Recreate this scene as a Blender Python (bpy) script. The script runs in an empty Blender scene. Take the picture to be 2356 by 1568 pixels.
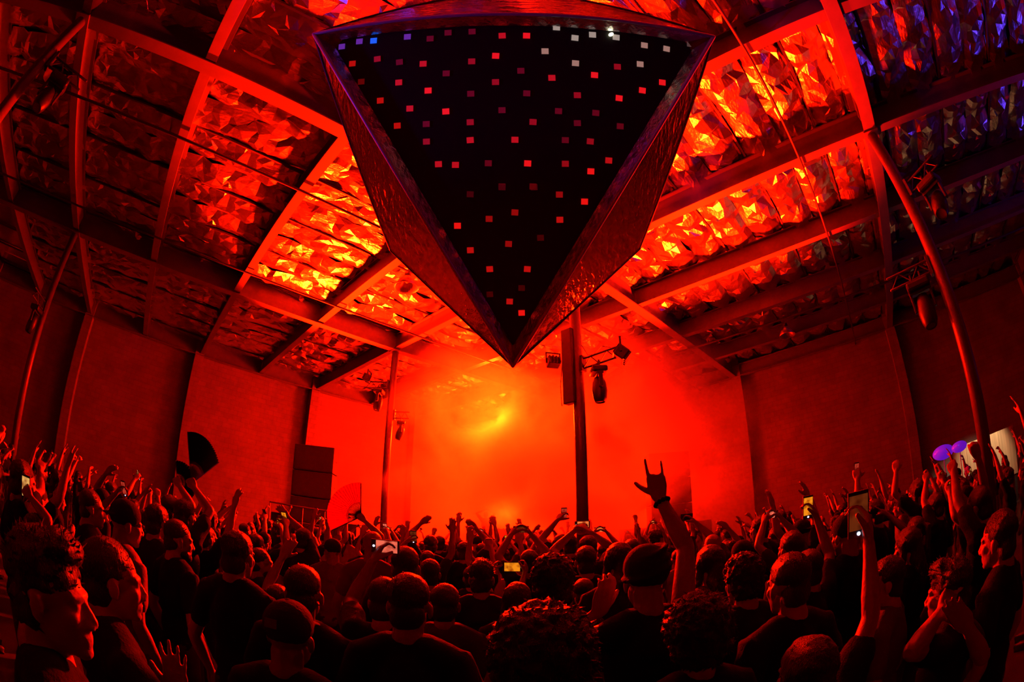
import bpy, bmesh, math, random
import numpy as np
from mathutils import Vector, Matrix, Quaternion, noise
PI = math.pi
rnd = random.Random(7)
C = bpy.context.scene.collection
S = bpy.context.scene

# ------------------------------------------------------------------ camera (fisheye lens)
CAMZ = 2.0
FOC = 1070.1            # focal length in pixels of the 2356 px frame
PITCH, ROLL, YAW = 23.583, 0.227, 45.244
PHI = math.radians(90 - YAW)
fwd0 = Vector((math.cos(PHI), math.sin(PHI), 0)); right0 = Vector((math.sin(PHI), -math.cos(PHI), 0)); up0 = Vector((0, 0, 1))
cp, sp = math.cos(math.radians(PITCH)), math.sin(math.radians(PITCH))
fwd = fwd0 * cp + up0 * sp; up = up0 * cp - fwd0 * sp
cr, sr = math.cos(math.radians(ROLL)), math.sin(math.radians(ROLL))
camR = right0 * cr + up * sr; camU = up * cr - right0 * sr
cam = bpy.data.cameras.new('camera'); cam_ob = bpy.data.objects.new('camera', cam); C.objects.link(cam_ob)
cam.sensor_fit = 'HORIZONTAL'; cam.sensor_width = 36.0; cam.sensor_height = 24.0
cam.lens = 15.0
cam.type = 'PANO'; cam.panorama_type = 'FISHEYE_EQUISOLID'
cam.fisheye_lens = FOC / 2356 * 36.0; cam.fisheye_fov = PI * 1.05
cam.clip_start = 0.05; cam.clip_end = 200
M = Matrix((camR, camU, -fwd)).transposed().to_4x4(); M.translation = Vector((0, 0, CAMZ))
cam_ob.matrix_world = M
S.camera = cam_ob

# ------------------------------------------------------------------ colour management, world, lights
S.view_settings.view_transform = 'Standard'; S.view_settings.look = 'None'
S.view_settings.exposure = 0.0; S.view_settings.gamma = 1.0; S.view_settings.use_curve_mapping = False
S.cycles.use_denoising = True
S.cycles.max_bounces = 5; S.cycles.diffuse_bounces = 1; S.cycles.glossy_bounces = 3; S.cycles.transmission_bounces = 2
S.cycles.volume_bounces = 1; S.cycles.sample_clamp_indirect = 6.0; S.cycles.volume_max_steps = 128
S.cycles.caustics_reflective = False; S.cycles.caustics_refractive = False
W = bpy.data.worlds.new('world'); S.world = W; W.use_nodes = True
W.node_tree.nodes['Background'].inputs[0].default_value = (0.0012, 0.0004, 0.0016, 1); W.node_tree.nodes['Background'].inputs[1].default_value = 1.0
RED = (1.0, 0.0046, 0.0001)

def light(name, kind, loc, power, color, target=None, size=0.4, spot=None, blend=0.5):
    l = bpy.data.lights.new(name, kind); l.energy = power; l.color = color
    if kind == 'AREA': l.shape = 'DISK'; l.size = size
    else: l.shadow_soft_size = size
    if spot: l.spot_size = math.radians(spot); l.spot_blend = blend
    o = bpy.data.objects.new(name, l); C.objects.link(o); o.location = loc
    if target is not None:
        o.rotation_euler = (Vector(target) - Vector(loc)).to_track_quat('-Z', 'Y').to_euler()
    return o
light('stage_main_lamp', 'POINT', (13.7, 13.8, 5.1), 16000, RED, size=0.9)
light('added_foil_wash_a', 'SPOT', (5.5, 13.3, 3.2), 80000, RED, target=(4.2, 8.2, 8.7), size=0.3, spot=76, blend=0.5)  # added source without a fixture, brightens the left and near foil
light('added_foil_wash_b', 'SPOT', (11.0, 3.5, 3.0), 50000, RED, target=(7.3, 2.9, 8.7), size=0.3, spot=88, blend=0.5)  # added too, no fixture hangs here; brightens the foil at the right
light('stage_wash_c', 'SPOT', (11.6, 12.0, 2.3), 9000, RED, target=(6.0, 6.0, 8.7), size=0.4, spot=90, blend=0.6)
light('stage_crowd_spot', 'SPOT', (11.6, 12.6, 6.6), 88000, RED, target=(4.0, 4.4, 1.7), size=0.5, spot=105, blend=0.6)
light('added_rear_fill', 'POINT', (16.2, 16.6, 3.0), 16000, RED, size=0.6)  # unseen light added behind the stage to brighten the far foil
light('stage_right_glow', 'POINT', (15.0, 8.2, 3.4), 2200, RED, size=0.6)
light('stage_low_glow', 'POINT', (11.6, 14.6, 3.1), 500, RED, size=0.9)
light('blue_wash', 'SPOT', (10.0, -11.0, 3.0), 130, (0.10, 0.04, 1.0), target=(8.5, -7.0, 8.2), size=0.3, spot=110, blend=0.8)
light('blue_side', 'SPOT', (-4.5, 6.5, 4.0), 300, (0.10, 0.03, 1.0), target=(0.1, 3.4, 6.5), size=0.2, spot=34, blend=0.6)
light('bar_lamp', 'SPOT', (14.8, -4.6, 3.4), 260, (1.0, 0.66, 0.36), target=(16.3, -4.5, 1.9), size=0.1, spot=70, blend=0.6)

# ------------------------------------------------------------------ pixel helper (only to read off directions while placing things in the hall)
def ray(px, py):
    x, y = px - 1178.0, 784.0 - py; R = math.hypot(x, y) or 1e-6
    th = 2 * math.asin(min(R / (2 * FOC), .9999)); s = math.sin(th) / R
    return (camR * (x * s) + camU * (y * s) + fwd * math.cos(th)).normalized()
CAM = Vector((0, 0, CAMZ))
def at_h(px, py, d):
    r = ray(px, py); return CAM + r * (d / math.hypot(r.x, r.y))

# ------------------------------------------------------------------ object helpers
def put(name, mesh, parent=None, mats=None):
    o = bpy.data.objects.new(name, mesh); C.objects.link(o)
    if parent is not None: o.parent = parent
    if mats is not None and not mesh.materials:
        for m in (mats if isinstance(mats, (list, tuple)) else [mats]): mesh.materials.append(m)
    return o
def tag(o, label, cat, group=None, kind=None):
    if label: o['label'] = label
    if cat: o['category'] = cat
    if group: o['group'] = group
    if kind: o['kind'] = kind
    return o
def thing(name, loc, label, cat, rz=0, group=None):
    o = bpy.data.objects.new(name, None); o.empty_display_size = .1; C.objects.link(o)
    o.location = loc; o.rotation_euler = (0, 0, rz); return tag(o, label, cat, group)
def struct(o): o['kind'] = 'structure'; return o
class MB:
    def __init__(s): s.v = []; s.f = []
    def add(s, v, f):
        n = len(s.v); s.v += [tuple(p) for p in v]; s.f += [tuple(i + n for i in q) for q in f]; return s
    def box(s, lo, hi, M=None):
        v = [Vector((x, y, z)) for x in (lo[0], hi[0]) for y in (lo[1], hi[1]) for z in (lo[2], hi[2])]
        if M is not None: v = [M @ p for p in v]
        return s.add(v, [(0, 1, 3, 2), (4, 6, 7, 5), (0, 4, 5, 1), (2, 3, 7, 6), (0, 2, 6, 4), (1, 5, 7, 3)])
    def tube(s, pts, rad, n=10, caps=True, flat=1.0):
        pts = [Vector(p) for p in pts]; rad = rad if isinstance(rad, (list, tuple)) else [rad] * len(pts)
        rings = []; prev = None
        for i, p in enumerate(pts):
            t = (pts[min(i + 1, len(pts) - 1)] - pts[max(i - 1, 0)])
            t = t.normalized() if t.length > 1e-9 else Vector((0, 0, 1))
            if prev is None:
                a = t.cross(Vector((0, 0, 1)) if abs(t.z) < .95 else Vector((1, 0, 0))).normalized()
            else: a = (prev - t * prev.dot(t)).normalized()
            prev = a; b = t.cross(a); rings.append((p, a, b, t, rad[i]))
        v = []; f = []
        full = []
        if caps:
            p, a, b, t, r = rings[0]; full.append((p - t * r * .7, a, b, r * .7))
        for p, a, b, t, r in rings: full.append((p, a, b, r))
        if caps:
            p, a, b, t, r = rings[-1]; full.append((p + t * r * .7, a, b, r * .7))
        for p, a, b, r in full:
            for k in range(n):
                c, q = math.cos(2 * PI * k / n), math.sin(2 * PI * k / n); v.append(p + a * (c * r) + b * (q * r * flat))
        for i in range(len(full) - 1):
            for k in range(n):
                f.append((i * n + k, i * n + (k + 1) % n, (i + 1) * n + (k + 1) % n, (i + 1) * n + k))
        f.append(tuple(reversed(range(n)))); f.append(tuple(range((len(full) - 1) * n, len(full) * n)))
        return s.add(v, f)
    def ell(s, c, r, M=None, nu=16, nv=10):
        v = []; f = []; c = Vector(c)
        v.append(Vector((0, 0, r[2])))
        for i in range(1, nv):
            a = PI * i / nv
            for k in range(nu):
                b = 2 * PI * k / nu; v.append(Vector((r[0] * math.sin(a) * math.cos(b), r[1] * math.sin(a) * math.sin(b), r[2] * math.cos(a))))
        v.append(Vector((0, 0, -r[2])))
        if M is not None: v = [M @ p for p in v]
        v = [p + c for p in v]
        for k in range(nu): f.append((0, 1 + k, 1 + (k + 1) % nu))
        for i in range(nv - 2):
            for k in range(nu):
                a = 1 + i * nu; f.append((a + k, a + nu + k, a + nu + (k + 1) % nu, a + (k + 1) % nu))
        L = len(v) - 1; a = 1 + (nv - 2) * nu
        for k in range(nu): f.append((a + k, L, a + (k + 1) % nu))
        return s.add(v, f)
    def lathe(s, prof, n=20, M=None):
        v = []; f = []
        for r, z in prof:
            for k in range(n): v.append(Vector((r * math.cos(2 * PI * k / n), r * math.sin(2 * PI * k / n), z)))
        if M is not None: v = [M @ p for p in v]
        for i in range(len(prof) - 1):
            for k in range(n): f.append((i * n + k, i * n + (k + 1) % n, (i + 1) * n + (k + 1) % n, (i + 1) * n + k))
        return s.add(v, f)
    def mesh(s, name, smooth=False):
        me = bpy.data.meshes.new(name); me.from_pydata(s.v, [], s.f); me.update()
        if smooth: me.polygons.foreach_set('use_smooth', [True] * len(me.polygons))
        return me
    def build(s, name, m, parent=None, smooth=False, bevel=0):
        me = s.mesh(name, smooth); o = put(name, me, parent, m)
        if bevel:
            b = o.modifiers.new('b', 'BEVEL'); b.width = bevel; b.segments = 2; b.limit_method = 'ANGLE'
        return o
def box_obj(name, lo, hi, m, parent=None, bevel=0): return MB().box(lo, hi).build(name, m, parent, bevel=bevel)

# ------------------------------------------------------------------ materials
def mat(name, col, rough=.6, metal=0, noise_amt=.25, noise_scale=6, bump=0, bump_scale=30, spec=.5, emit=None, estr=0, stretch=None, sheen=0):
    m = bpy.data.materials.new(name); m.use_nodes = True; nt = m.node_tree; N = nt.nodes; L = nt.links
    b = N['Principled BSDF']; b.inputs['Roughness'].default_value = rough; b.inputs['Metallic'].default_value = metal
    b.inputs['Specular IOR Level'].default_value = spec
    if sheen: b.inputs['Sheen Weight'].default_value = sheen; b.inputs['Sheen Roughness'].default_value = .4
    tc = N.new('ShaderNodeTexCoord'); mp = N.new('ShaderNodeMapping'); L.new(tc.outputs['Object'], mp.inputs[0])
    if stretch: mp.inputs['Scale'].default_value = stretch
    n = N.new('ShaderNodeTexNoise'); n.inputs['Scale'].default_value = noise_scale; n.inputs['Detail'].default_value = 4; L.new(mp.outputs[0], n.inputs[0])
    r = N.new('ShaderNodeMapRange'); r.inputs[3].default_value = 1 - noise_amt; r.inputs[4].default_value = 1 + noise_amt; L.new(n.outputs[0], r.inputs[0])
    x = N.new('ShaderNodeVectorMath'); x.operation = 'SCALE'; x.inputs[0].default_value = col[:3]; L.new(r.outputs[0], x.inputs['Scale']); L.new(x.outputs[0], b.inputs['Base Color'])
    if bump:
        n2 = N.new('ShaderNodeTexNoise'); n2.inputs['Scale'].default_value = bump_scale; n2.inputs['Detail'].default_value = 4; L.new(mp.outputs[0], n2.inputs[0])
        bp = N.new('ShaderNodeBump'); bp.inputs['Strength'].default_value = bump; bp.inputs['Distance'].default_value = .02; L.new(n2.outputs[0], bp.inputs['Height']); L.new(bp.outputs[0], b.inputs['Normal'])
    if emit: b.inputs['Emission Color'].default_value = (*emit, 1); b.inputs['Emission Strength'].default_value = estr
    return m
foil = mat('foil', (.86, .86, .86), .25, 1.0, .12, 3, bump=.4, bump_scale=9, stretch=(1, 2.6, 1))
steel = mat('painted_steel', (.14, .13, .13), .5, .1, .2, 4)
steel_dk = mat('dark_steel', (.05, .05, .05), .45, .3, .2, 6)
black_pl = mat('black_plastic', (.018, .018, .018), .4, 0, .2, 20)
mirror = mat('mirror_panel', (.62, .62, .62), .12, 1, .35, 5, bump=.9, bump_scale=5, stretch=(1, 1, 3))
mirror_t = mat('mirror_strip', (.6, .6, .6), .24, 1, .4, 7, bump=.6, bump_scale=12)
trimm = mat('polished_trim', (.75, .72, .7), .35, .3, .1, 5)
scrblk = mat('black_panel', (.012, .010, .010), .55, 0, .2, 8)
skin = [mat('skin_a', (.36, .21, .15), .42, 0, .12, 12, bump=.15, bump_scale=60, spec=.35), mat('skin_b', (.20, .11, .07), .42, 0, .12, 12, bump=.15, bump_scale=60), mat('skin_c', (.46, .31, .24), .42, 0, .1, 12, bump=.15, bump_scale=60)]
hairm = mat('dark_hair', (.008, .005, .004), .45, 0, .4, 40, bump=.8, bump_scale=90, stretch=(3, 3, .5), spec=.35)
hairb = mat('brown_hair', (.022, .011, .006), .45, 0, .4, 40, bump=.8, bump_scale=90, stretch=(3, 3, .5), spec=.35)
cloth = {k: mat('cloth_' + k, c, .9, 0, .2, 10, bump=.3, bump_scale=120, spec=.12) for k, c in dict(black=(.006, .006, .007), navy=(.009, .01, .03), charcoal=(.02, .02, .021), grey=(.12, .12, .12), white=(.5, .48, .46), red=(.2, .01, .01), tan=(.24, .18, .12)).items()}
denim = mat('denim', (.03, .04, .08), .8, 0, .2, 20)
shoem = mat('shoe_leather', (.03, .03, .03), .5)
concrete = mat('concrete_floor', (.05, .045, .045), .7, 0, .3, 2, bump=.3, bump_scale=8)
speakm = mat('speaker_paint', (.012, .012, .012), .6, 0, .2, 30)

def block_mat(name, col):
    m = bpy.data.materials.new(name); m.use_nodes = True; nt = m.node_tree; N = nt.nodes; L = nt.links; b = N['Principled BSDF']; b.inputs['Roughness'].default_value = .75
    tc = N.new('ShaderNodeTexCoord'); br = N.new('ShaderNodeTexBrick'); sep = N.new('ShaderNodeSeparateXYZ'); cmb = N.new('ShaderNodeCombineXYZ'); ad = N.new('ShaderNodeMath'); ad.operation = 'ADD'
    L.new(tc.outputs['Object'], sep.inputs[0]); L.new(sep.outputs[0], ad.inputs[0]); L.new(sep.outputs[1], ad.inputs[1]); L.new(ad.outputs[0], cmb.inputs[0]); L.new(sep.outputs[2], cmb.inputs[1]); L.new(cmb.outputs[0], br.inputs[0])
    br.inputs['Scale'].default_value = 1; br.inputs['Brick Width'].default_value = .4; br.inputs['Row Height'].default_value = .2; br.inputs['Mortar Size'].default_value = .008
    br.inputs['Color1'].default_value = (*col, 1); br.inputs['Color2'].default_value = (*[c * .88 for c in col], 1); br.inputs['Mortar'].default_value = (*[c * .72 for c in col], 1)
    ns = N.new('ShaderNodeTexNoise'); ns.inputs['Scale'].default_value = 1.1; ns.inputs['Detail'].default_value = 5; L.new(tc.outputs['Object'], ns.inputs[0])
    mr = N.new('ShaderNodeMapRange'); mr.inputs[3].default_value = .7; mr.inputs[4].default_value = 1.5; L.new(ns.outputs[0], mr.inputs[0])
    v = N.new('ShaderNodeVectorMath'); v.operation = 'SCALE'; L.new(br.outputs[0], v.inputs[0]); L.new(mr.outputs[0], v.inputs['Scale']); L.new(v.outputs[0], b.inputs['Base Color'])
    bp = N.new('ShaderNodeBump'); bp.inputs['Strength'].default_value = .4; bp.inputs['Distance'].default_value = .01; bp.invert = True; L.new(br.outputs['Fac'], bp.inputs['Height']); L.new(bp.outputs[0], b.inputs['Normal'])
    return m
blockm = block_mat('painted_block', (.22, .20, .20))

# ------------------------------------------------------------------ the hall
H = 5.5; ZB = CAMZ + H                 # underside of beams
XW, YW = 18.15, 19.1                   # far walls
X0, Y0 = -14.0, -17.0
ZR = ZB + .72
struct(box_obj('floor', (X0, Y0, -.2), (XW, YW, 0), concrete))
struct(box_obj('wall_left', (X0, YW, 0), (XW, YW + .3, ZR + .4), blockm))
struct(box_obj('wall_right', (XW, Y0, 0), (XW + .3, YW + .3, ZR + .4), blockm))
struct(box_obj('wall_back', (X0 - .3, Y0, 0), (X0, YW + .3, ZR + .4), blockm))
struct(box_obj('wall_near', (X0 - .3, Y0 - .3, 0), (XW + .3, Y0, ZR + .4), blockm))
BX = [H * u for u in (-2.23, -1.73, -1.23, -.73, -.23, .26, .76, 1.26, 1.77, 2.27, 2.77, 3.24)]
GY = [H * v for v in (-2.92, -1.63, -.35, .92, 2.2, 3.42)]
ceiling = struct(box_obj('ceiling', (X0 - .3, Y0 - .3, ZR + .35), (XW + .3, YW + .3, ZR + .45), steel_dk))
# wall piers
pn = 0
for u in (-1.73, -.73, .24, 1.24, 2.24):
    pn += 1; struct(box_obj('trim_%d' % pn, (H * u - .2, YW - .42, 0), (H * u + .2, YW, ZR), blockm))
for v in (-1.63, -.35, .90, 2.2):
    pn += 1; struct(box_obj('trim_%d' % pn, (XW - .42, H * v - .2, 0), (XW, H * v + .2, ZR), blockm))
def ibeam(mb, p0, p1, axis, z0, depth, fl, tf=.025):
    for (a, b, c, d) in ((-fl / 2, fl / 2, 0, tf), (-.012, .012, tf, depth - tf), (-fl / 2, fl / 2, depth - tf, depth)):
        if axis == 'x': mb.box((p0[0], p0[1] + a, z0 + c), (p1, p0[1] + b, z0 + d))
        else: mb.box((p0[0] + a, p0[1], z0 + c), (p0[0] + b, p1, z0 + d))
def beam_label(axis, i, n):
    return None
names_g = ['steel girder over the dark right rear of the hall', 'steel girder crossing the blue-lit ceiling at the right', 'steel girder carried by the near right column', 'steel girder passing above the mirrored triangle', 'steel girder resting on the far left column', 'steel girder running along the top of the left wall']
for i, y in enumerate(GY):
    mb = MB(); ibeam(mb, (X0, y), XW, 'x', ZB, .62, .26)
    struct(tag(mb.build('ceiling_beam', steel), names_g[i], 'beam', 'long girders under the foil ceiling'))
ordn = ['the rear', 'the dark left corner', 'the upper left edge', 'the leftmost ceiling bay', 'the left of the triangle', 'the left corner of the triangle', 'the middle of the triangle', 'both lit columns', 'the loudspeaker stack', 'the smoke', 'the far corner', 'the right wall']
for i, x in enumerate(BX):
    mb = MB()
    for k in range(len(GY) - 1):
        ibeam(mb, (x, GY[k] + .02), GY[k + 1] - .02, 'y', ZB + (.06 if i < 11 else 0), .5, .2)
    ibeam(mb, (x, Y0), GY[0] - .02, 'y', ZB + .06, .5, .2)
    struct(tag(mb.build('ceiling_beam', steel), 'steel cross beam of the ceiling passing near ' + ordn[i], 'beam', 'cross beams under the foil ceiling'))

# foil lining: crumpled sheets hung between the cross beams
def foil_mesh(seed, w, d):
    r = random.Random(seed); nx = max(8, int(w / .17)); ny = 6
    ncol = 4; tilt = [(r.uniform(-.16, .16), r.uniform(-.22, .22), r.uniform(-.04, .04)) for _ in range(ncol)]
    v = []; f = []
    for j in range(ny + 1):
        for i in range(nx + 1):
            x = i / nx; y = j / ny
            if 0 < i < nx: x += r.uniform(-.42, .42) / nx
            if 0 < j < ny: y += r.uniform(-.42, .42) / ny
            c = min(ncol - 1, int(x * ncol)); t = tilt[c]; cx = (x - (c + .5) / ncol) * w; cy = (y - .5) * d
            z = -.12 * math.sin(PI * y) + t[0] * cx + t[1] * cy * math.sin(PI * y) + t[2]
            z += .018 * noise.noise(Vector((x * w * 2.2 + seed * 7.1, y * d * 7, seed)))*2 + r.uniform(-.014, .014)
            v.append((x * w, y * d, z))
    for j in range(ny):
        for i in range(nx):
            a = j * (nx + 1) + i; q = (a, a + 1, a + nx + 2, a + nx + 1)
            if r.random() < .5: f += [(q[0], q[1], q[2]), (q[0], q[2], q[3])]
            else: f += [(q[0], q[1], q[3]), (q[1], q[2], q[3])]
    me = bpy.data.meshes.new('foil_sheet'); me.from_pydata(v, [], f); me.materials.append(foil); me.update(); return me
fm = {}
SD = .80
ny_s = int(round((YW - Y0) / SD)); SD = (YW - Y0) / ny_s
back = MB()
for i in range(len(BX) - 1):
    w = BX[i + 1] - BX[i]
    for j in range(ny_s):
        y = Y0 + j * SD
        cx = (BX[i] + BX[i + 1]) / 2; cy = y + SD / 2
        vis = cx > -8.4 and cy > (-13 if cx > 6 else -9.3) and (cx + cy) > -2.6 and not (cx > 9 and cy < -8.5) and not (cx < -5.5 and cy > 10)
        if vis or (cx > -8 and cy > -11 and rnd.random() < 0):
            k = (round(w, 2), rnd.randrange(9))
            if k not in fm: fm[k] = foil_mesh(k[1] + 20, w, SD)
            o = put('foil_sheet', fm[k], ceiling)
            o.location = (BX[i] + .0, y, ZR - .06)
        else:
            back.box((BX[i], y, ZR - .07 + rnd.uniform(-.02, .02)), (BX[i + 1], y + SD, ZR - .05 + .02))
tag(back.build('foil_lining', foil, ceiling), None, None, None, 'stuff')
print('sheets', sum(1 for o in ceiling.children if o.name.startswith('foil_sheet')))
# thin purlin battens that hold the sheets
bt = 0
for j in range(1, ny_s):
    y = Y0 + j * SD
    if y > -9.5 and j % 2 == 0:
        o = box_obj('batten', (X0, y - .02, ZR - .12), (XW, y + .02, ZR - .07), steel_dk, ceiling)

# sprinkler pipes and conduits
def pipe(pts, r, label, m=None):
    return tag(MB().tube(pts, r, 8).build('pipe', m or steel_dk, smooth=True), label, 'pipe', 'pipes under the ceiling beams')
pipe([(X0, 6.75, ZB - .05), (XW, 6.75, ZB - .05)], .03, 'dark pipe running along under the ceiling beyond the left of the triangle')
pipe([(X0, 10.5, ZB - .05), (XW, 10.5, ZB - .05)], .028, 'thin dark pipe running towards the far left column')
pipe([(X0, -.33, ZB - .05), (XW, -.33, ZB - .05)], .025, 'thin pipe passing over the right corner of the triangle')
pipe([(13.3, Y0, ZB - .06), (13.3, 6.0, ZB - .06)], .04, 'dark pipe crossing low under the ceiling before the right wall')

# ------------------------------------------------------------------ columns
def column(x, y, label, r=.11):
    t = thing('steel_column', (x, y, 0), label, 'column', 0, 'steel columns carrying the girders')
    MB().tube([(0, 0, .02), (0, 0, ZB - .05)], r, 16, caps=False).build('shaft', steel_dk if False else steelp, t, smooth=True)
    box_obj('base_plate', (-.2, -.2, 0), (.2, .2, .025), steel_dk, t)
    box_obj('cap_plate', (-.16, -.16, ZB - .03), (.16, .16, ZB), steelp, t)
    return t
steelp = mat('column_paint', (.16, .13, .13), .4, .2, .2, 4)
cA = column(BX[7], GY[4], 'thin red-lit steel column left of the smoke')
cB = column(BX[7], GY[3], 'dark steel column right of the smoke with a boxed upper half', .115)
cC = column(BX[7], GY[2], 'steel column at the right with a bright lit edge', .115)
cD = column(BX[3], GY[4], 'dim steel column at the far left')
cE = column(BX[3], GY[3], 'steel column cutting across the dark upper left corner')
cF = column(BX[3], GY[2], 'steel column standing behind the camera')
for ch in list(cF.children): bpy.data.objects.remove(ch)
bpy.data.objects.remove(cF)
# enclosure on column B, hanging cables
box_obj('cable_box', (-.20, -.02, 5.95 - 1.55), (-.03, .24, 5.95), steel_dk, cB, bevel=.02)
MB().tube([(-.1, .2, 4.5), (-.12, .33, 4.4), (-.13, .34, 4.8), (-.1, .26, 5.6)], .008, 6).build('cable', black_pl, cB)

def truss_arm(base, dirv, L, z, label, m=None):
    """ladder truss arm clamped on a column"""
    ang = math.atan2(dirv[1], dirv[0])
    t = thing('lighting_truss', (base[0], base[1], z), label, 'truss', ang, 'truss arms on the columns')
    m = m or steel_dk
    MB().tube([(.12, 0, .10), (L, 0, .10)], .022, 8).build('chord', m, t, smooth=True)
    MB().tube([(.12, 0, -.10), (L, 0, -.10)], .022, 8).build('chord', m, t, smooth=True)
    b = MB(); n = 4
    for i in range(n):
        a = .14 + (L - .16) * i / n; c = .14 + (L - .16) * (i + 1) / n
        o = MB().tube([(a, 0, .1 if i % 2 else -.1), (c, 0, -.1 if i % 2 else .1)], .011, 6).build('lacing', m, t)
    MB().box((.118, -.07, -.16), (.17, .07, .16)).build('clamp', m, t)
    return t
def moving_head(p, rz, tilt, label, s=1.0, m=None):
    m = m or black_pl
    t = thing('moving_light', p, label, 'stage light', rz, 'moving lights on the columns'); t.scale = (s, s, s)
    b = MB().box((-.2, -.15, -.13), (.2, .15, 0)); b.build('base', m, t, bevel=.035)
    for q in (-.08, .08): MB().tube([(q, 0, 0), (q, 0, .12)], .02, 8).build('hook_clamp', steel_dk, t)
    MB().box((-.19, -.04, -.42), (-.15, .04, -.13)).box((.15, -.04, -.42), (.19, .04, -.13)).box((-.19, -.06, -.17), (.19, .06, -.12)).build('yoke', m, t, bevel=.01)
    R = Matrix.Translation((0, 0, -.4)) @ Matrix.Rotation(tilt, 4, 'X')
    h = MB().lathe([(0, .2), (.09, .2), (.13, .1), (.145, -.05), (.13, -.2), (.10, -.27), (.09, -.28), (.085, -.26), (0, -.26)], 18, R).build('lamp_head', m, t, smooth=True)
    MB().lathe([(0, -.262), (.084, -.262)], 18, R).build('lens', lensm, h)
    return t
lensm = mat('lens_glass', (.25, .2, .2), .1, 0, .05, 3)
def par_light(p, rz, tilt, label, s=1.0):
    t = thing('flood_light', p, label, 'stage light', rz, 'flood lights on the columns'); t.scale = (s, s, s)
    R = Matrix.Rotation(tilt, 4, 'X')
    b = MB(); b.v = []; 
    MB().box((-.17, -.1, -.12), (.17, .14, .12), R).build('housing', black_pl, t, bevel=.03)
    MB().box((-.15, -.115, -.10), (.15, -.1, .10), R).build('lens', lensm, t)
    for k in range(4): MB().box((-.15 + .09 * k, .14, -.1), (-.12 + .09 * k, .18, .1), R).build('cooling_fin', black_pl, t)
    MB().box((-.2, -.02, -.02), (-.17, .02, .25)).box((.17, -.02, -.02), (.2, .02, .25)).box((-.2, -.02, .24), (.2, .02, .27)).build('bracket', steel_dk, t)
    return t
bx, by = BX[7], GY[3]
truss_arm((bx, by), (-.05, -1), .95, 5.18, 'black ladder truss arm on the column right of the smoke')
moving_head((bx - .02, by - .50, 5.0), math.radians(45), .0, 'black moving light hanging nose down from the truss right of the smoke')
par_light((bx + .0, by - 1.0, 5.15), math.radians(215), -.7, 'black flood light tilted at the end of the truss right of the smoke', 1.0)
par_light((bx - .12, by + .52, 5.35), math.radians(150), .3, 'small flood light half hidden behind the tip of the triangle', .8)
MB().tube([(.04, -.1, 5.6), (.03, -.16, 5.5), (.02, -.25, 5.34), (.0, -.4, 5.3), (0, -.6, 5.42), (0, -.8, 5.33)], .007, 6).build('cable', black_pl, cB)
ax_, ay_ = BX[7], GY[4]
truss_arm((ax_, ay_), (-.7, .7), .9, 6.35, 'short truss arm on the thin column left of the smoke')
par_light((ax_ - .55, ay_ + .6, 6.55), math.radians(45), .4, 'flood light on the left side of the thin red-lit column')
moving_head((ax_ - .28, ay_ + .32, 6.2), math.radians(45), .1, 'moving light hanging left of the thin red-lit column')
truss_arm((ax_, ay_), (.7, -.7), .6, 5.4, 'short truss arm low on the thin column beside the smoke')
moving_head((ax_ + .26, ay_ - .26, 5.2), math.radians(60), .3, 'round moving light on the smoke side of the thin column', .85)
cx_, cy_ = BX[7], GY[2]
truss_arm((cx_, cy_), (-.75, -.9), .9, 6.15, 'upper truss arm on the bright-edged column at the right')
moving_head((cx_ - .36, cy_ - .43, 6.0), math.radians(50), .6, 'black moving light under the upper truss of the bright-edged column', 1.1)
truss_arm((cx_, cy_), (.2, 1), .95, 4.85, 'red-lit ladder truss arm on the bright-edged column at the right', steelp)
moving_head((cx_ + .09, cy_ + .45, 4.7), math.radians(80), .2, 'black moving light hanging below the red-lit truss arm', 1.1)
dx_, dy_ = BX[3], GY[4]
truss_arm((dx_, dy_), (-.2, -1), 1.0, 5.3, 'dim truss arm on the column at the far left')
moving_head((dx_ - .1, dy_ - .5, 5.12), math.radians(80), .2, 'moving light below the dim truss at the far left')
ex_, ey_ = BX[3], GY[3]
truss_arm((ex_, ey_), (1, .35), .95, 6.55, 'dark truss arm on the column in the upper left corner')
moving_head((ex_ + .5, ey_ + .175, 6.4), math.radians(20), -.3, 'black moving light in the dark upper left corner', 1.0)

# high-bay dome lamps
domem = mat('spun_aluminium', (.6, .58, .55), .3, .9, .08, 4)
def dome(x, y, z, label, s=1):
    t = thing('dome_lamp', (x, y, z), label, 'lamp', 0, 'high bay lamps under the foil ceiling')
    MB().lathe([(.06 * s, .30 * s), (.1 * s, .27 * s), (.2 * s, .16 * s), (.29 * s, 0), (.30 * s, 0), (.21 * s, .18 * s), (.11 * s, .30 * s), (.06 * s, .33 * s)], 28).build('reflector', domem, t, smooth=True)
    MB().lathe([(0, .42 * s), (.08 * s, .42 * s), (.09 * s, .28 * s), (0, .28 * s)], 14).build('ballast', steel_dk, t, smooth=True)
    MB().ell((0, 0, .2 * s), (.05 * s, .05 * s, .07 * s)).build('bulb', mat('unlit_bulb', (.7, .65, .6), .2), t, smooth=True)
    MB().tube([(0, 0, .4 * s), (0, 0, ZR - .1 - z)], .008, 6).build('cord', steel_dk, t)
dome(4.92, 8.45, 7.5, 'wide dome lamp beside the left flank of the mirrored triangle', 1.0)
dome(4.73, 15.3, 7.45, 'dome lamp near the left wall above the loudspeaker stack')
dome(9.3, 7.75, 7.4, 'dome lamp peeping out right of the tip of the triangle', .8)
dome(14.7, 2.0, 7.4, 'dome lamp near the right wall')
dome(12.6, 13.4, 7.3, 'dome lamp lost in the smoke')

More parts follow.
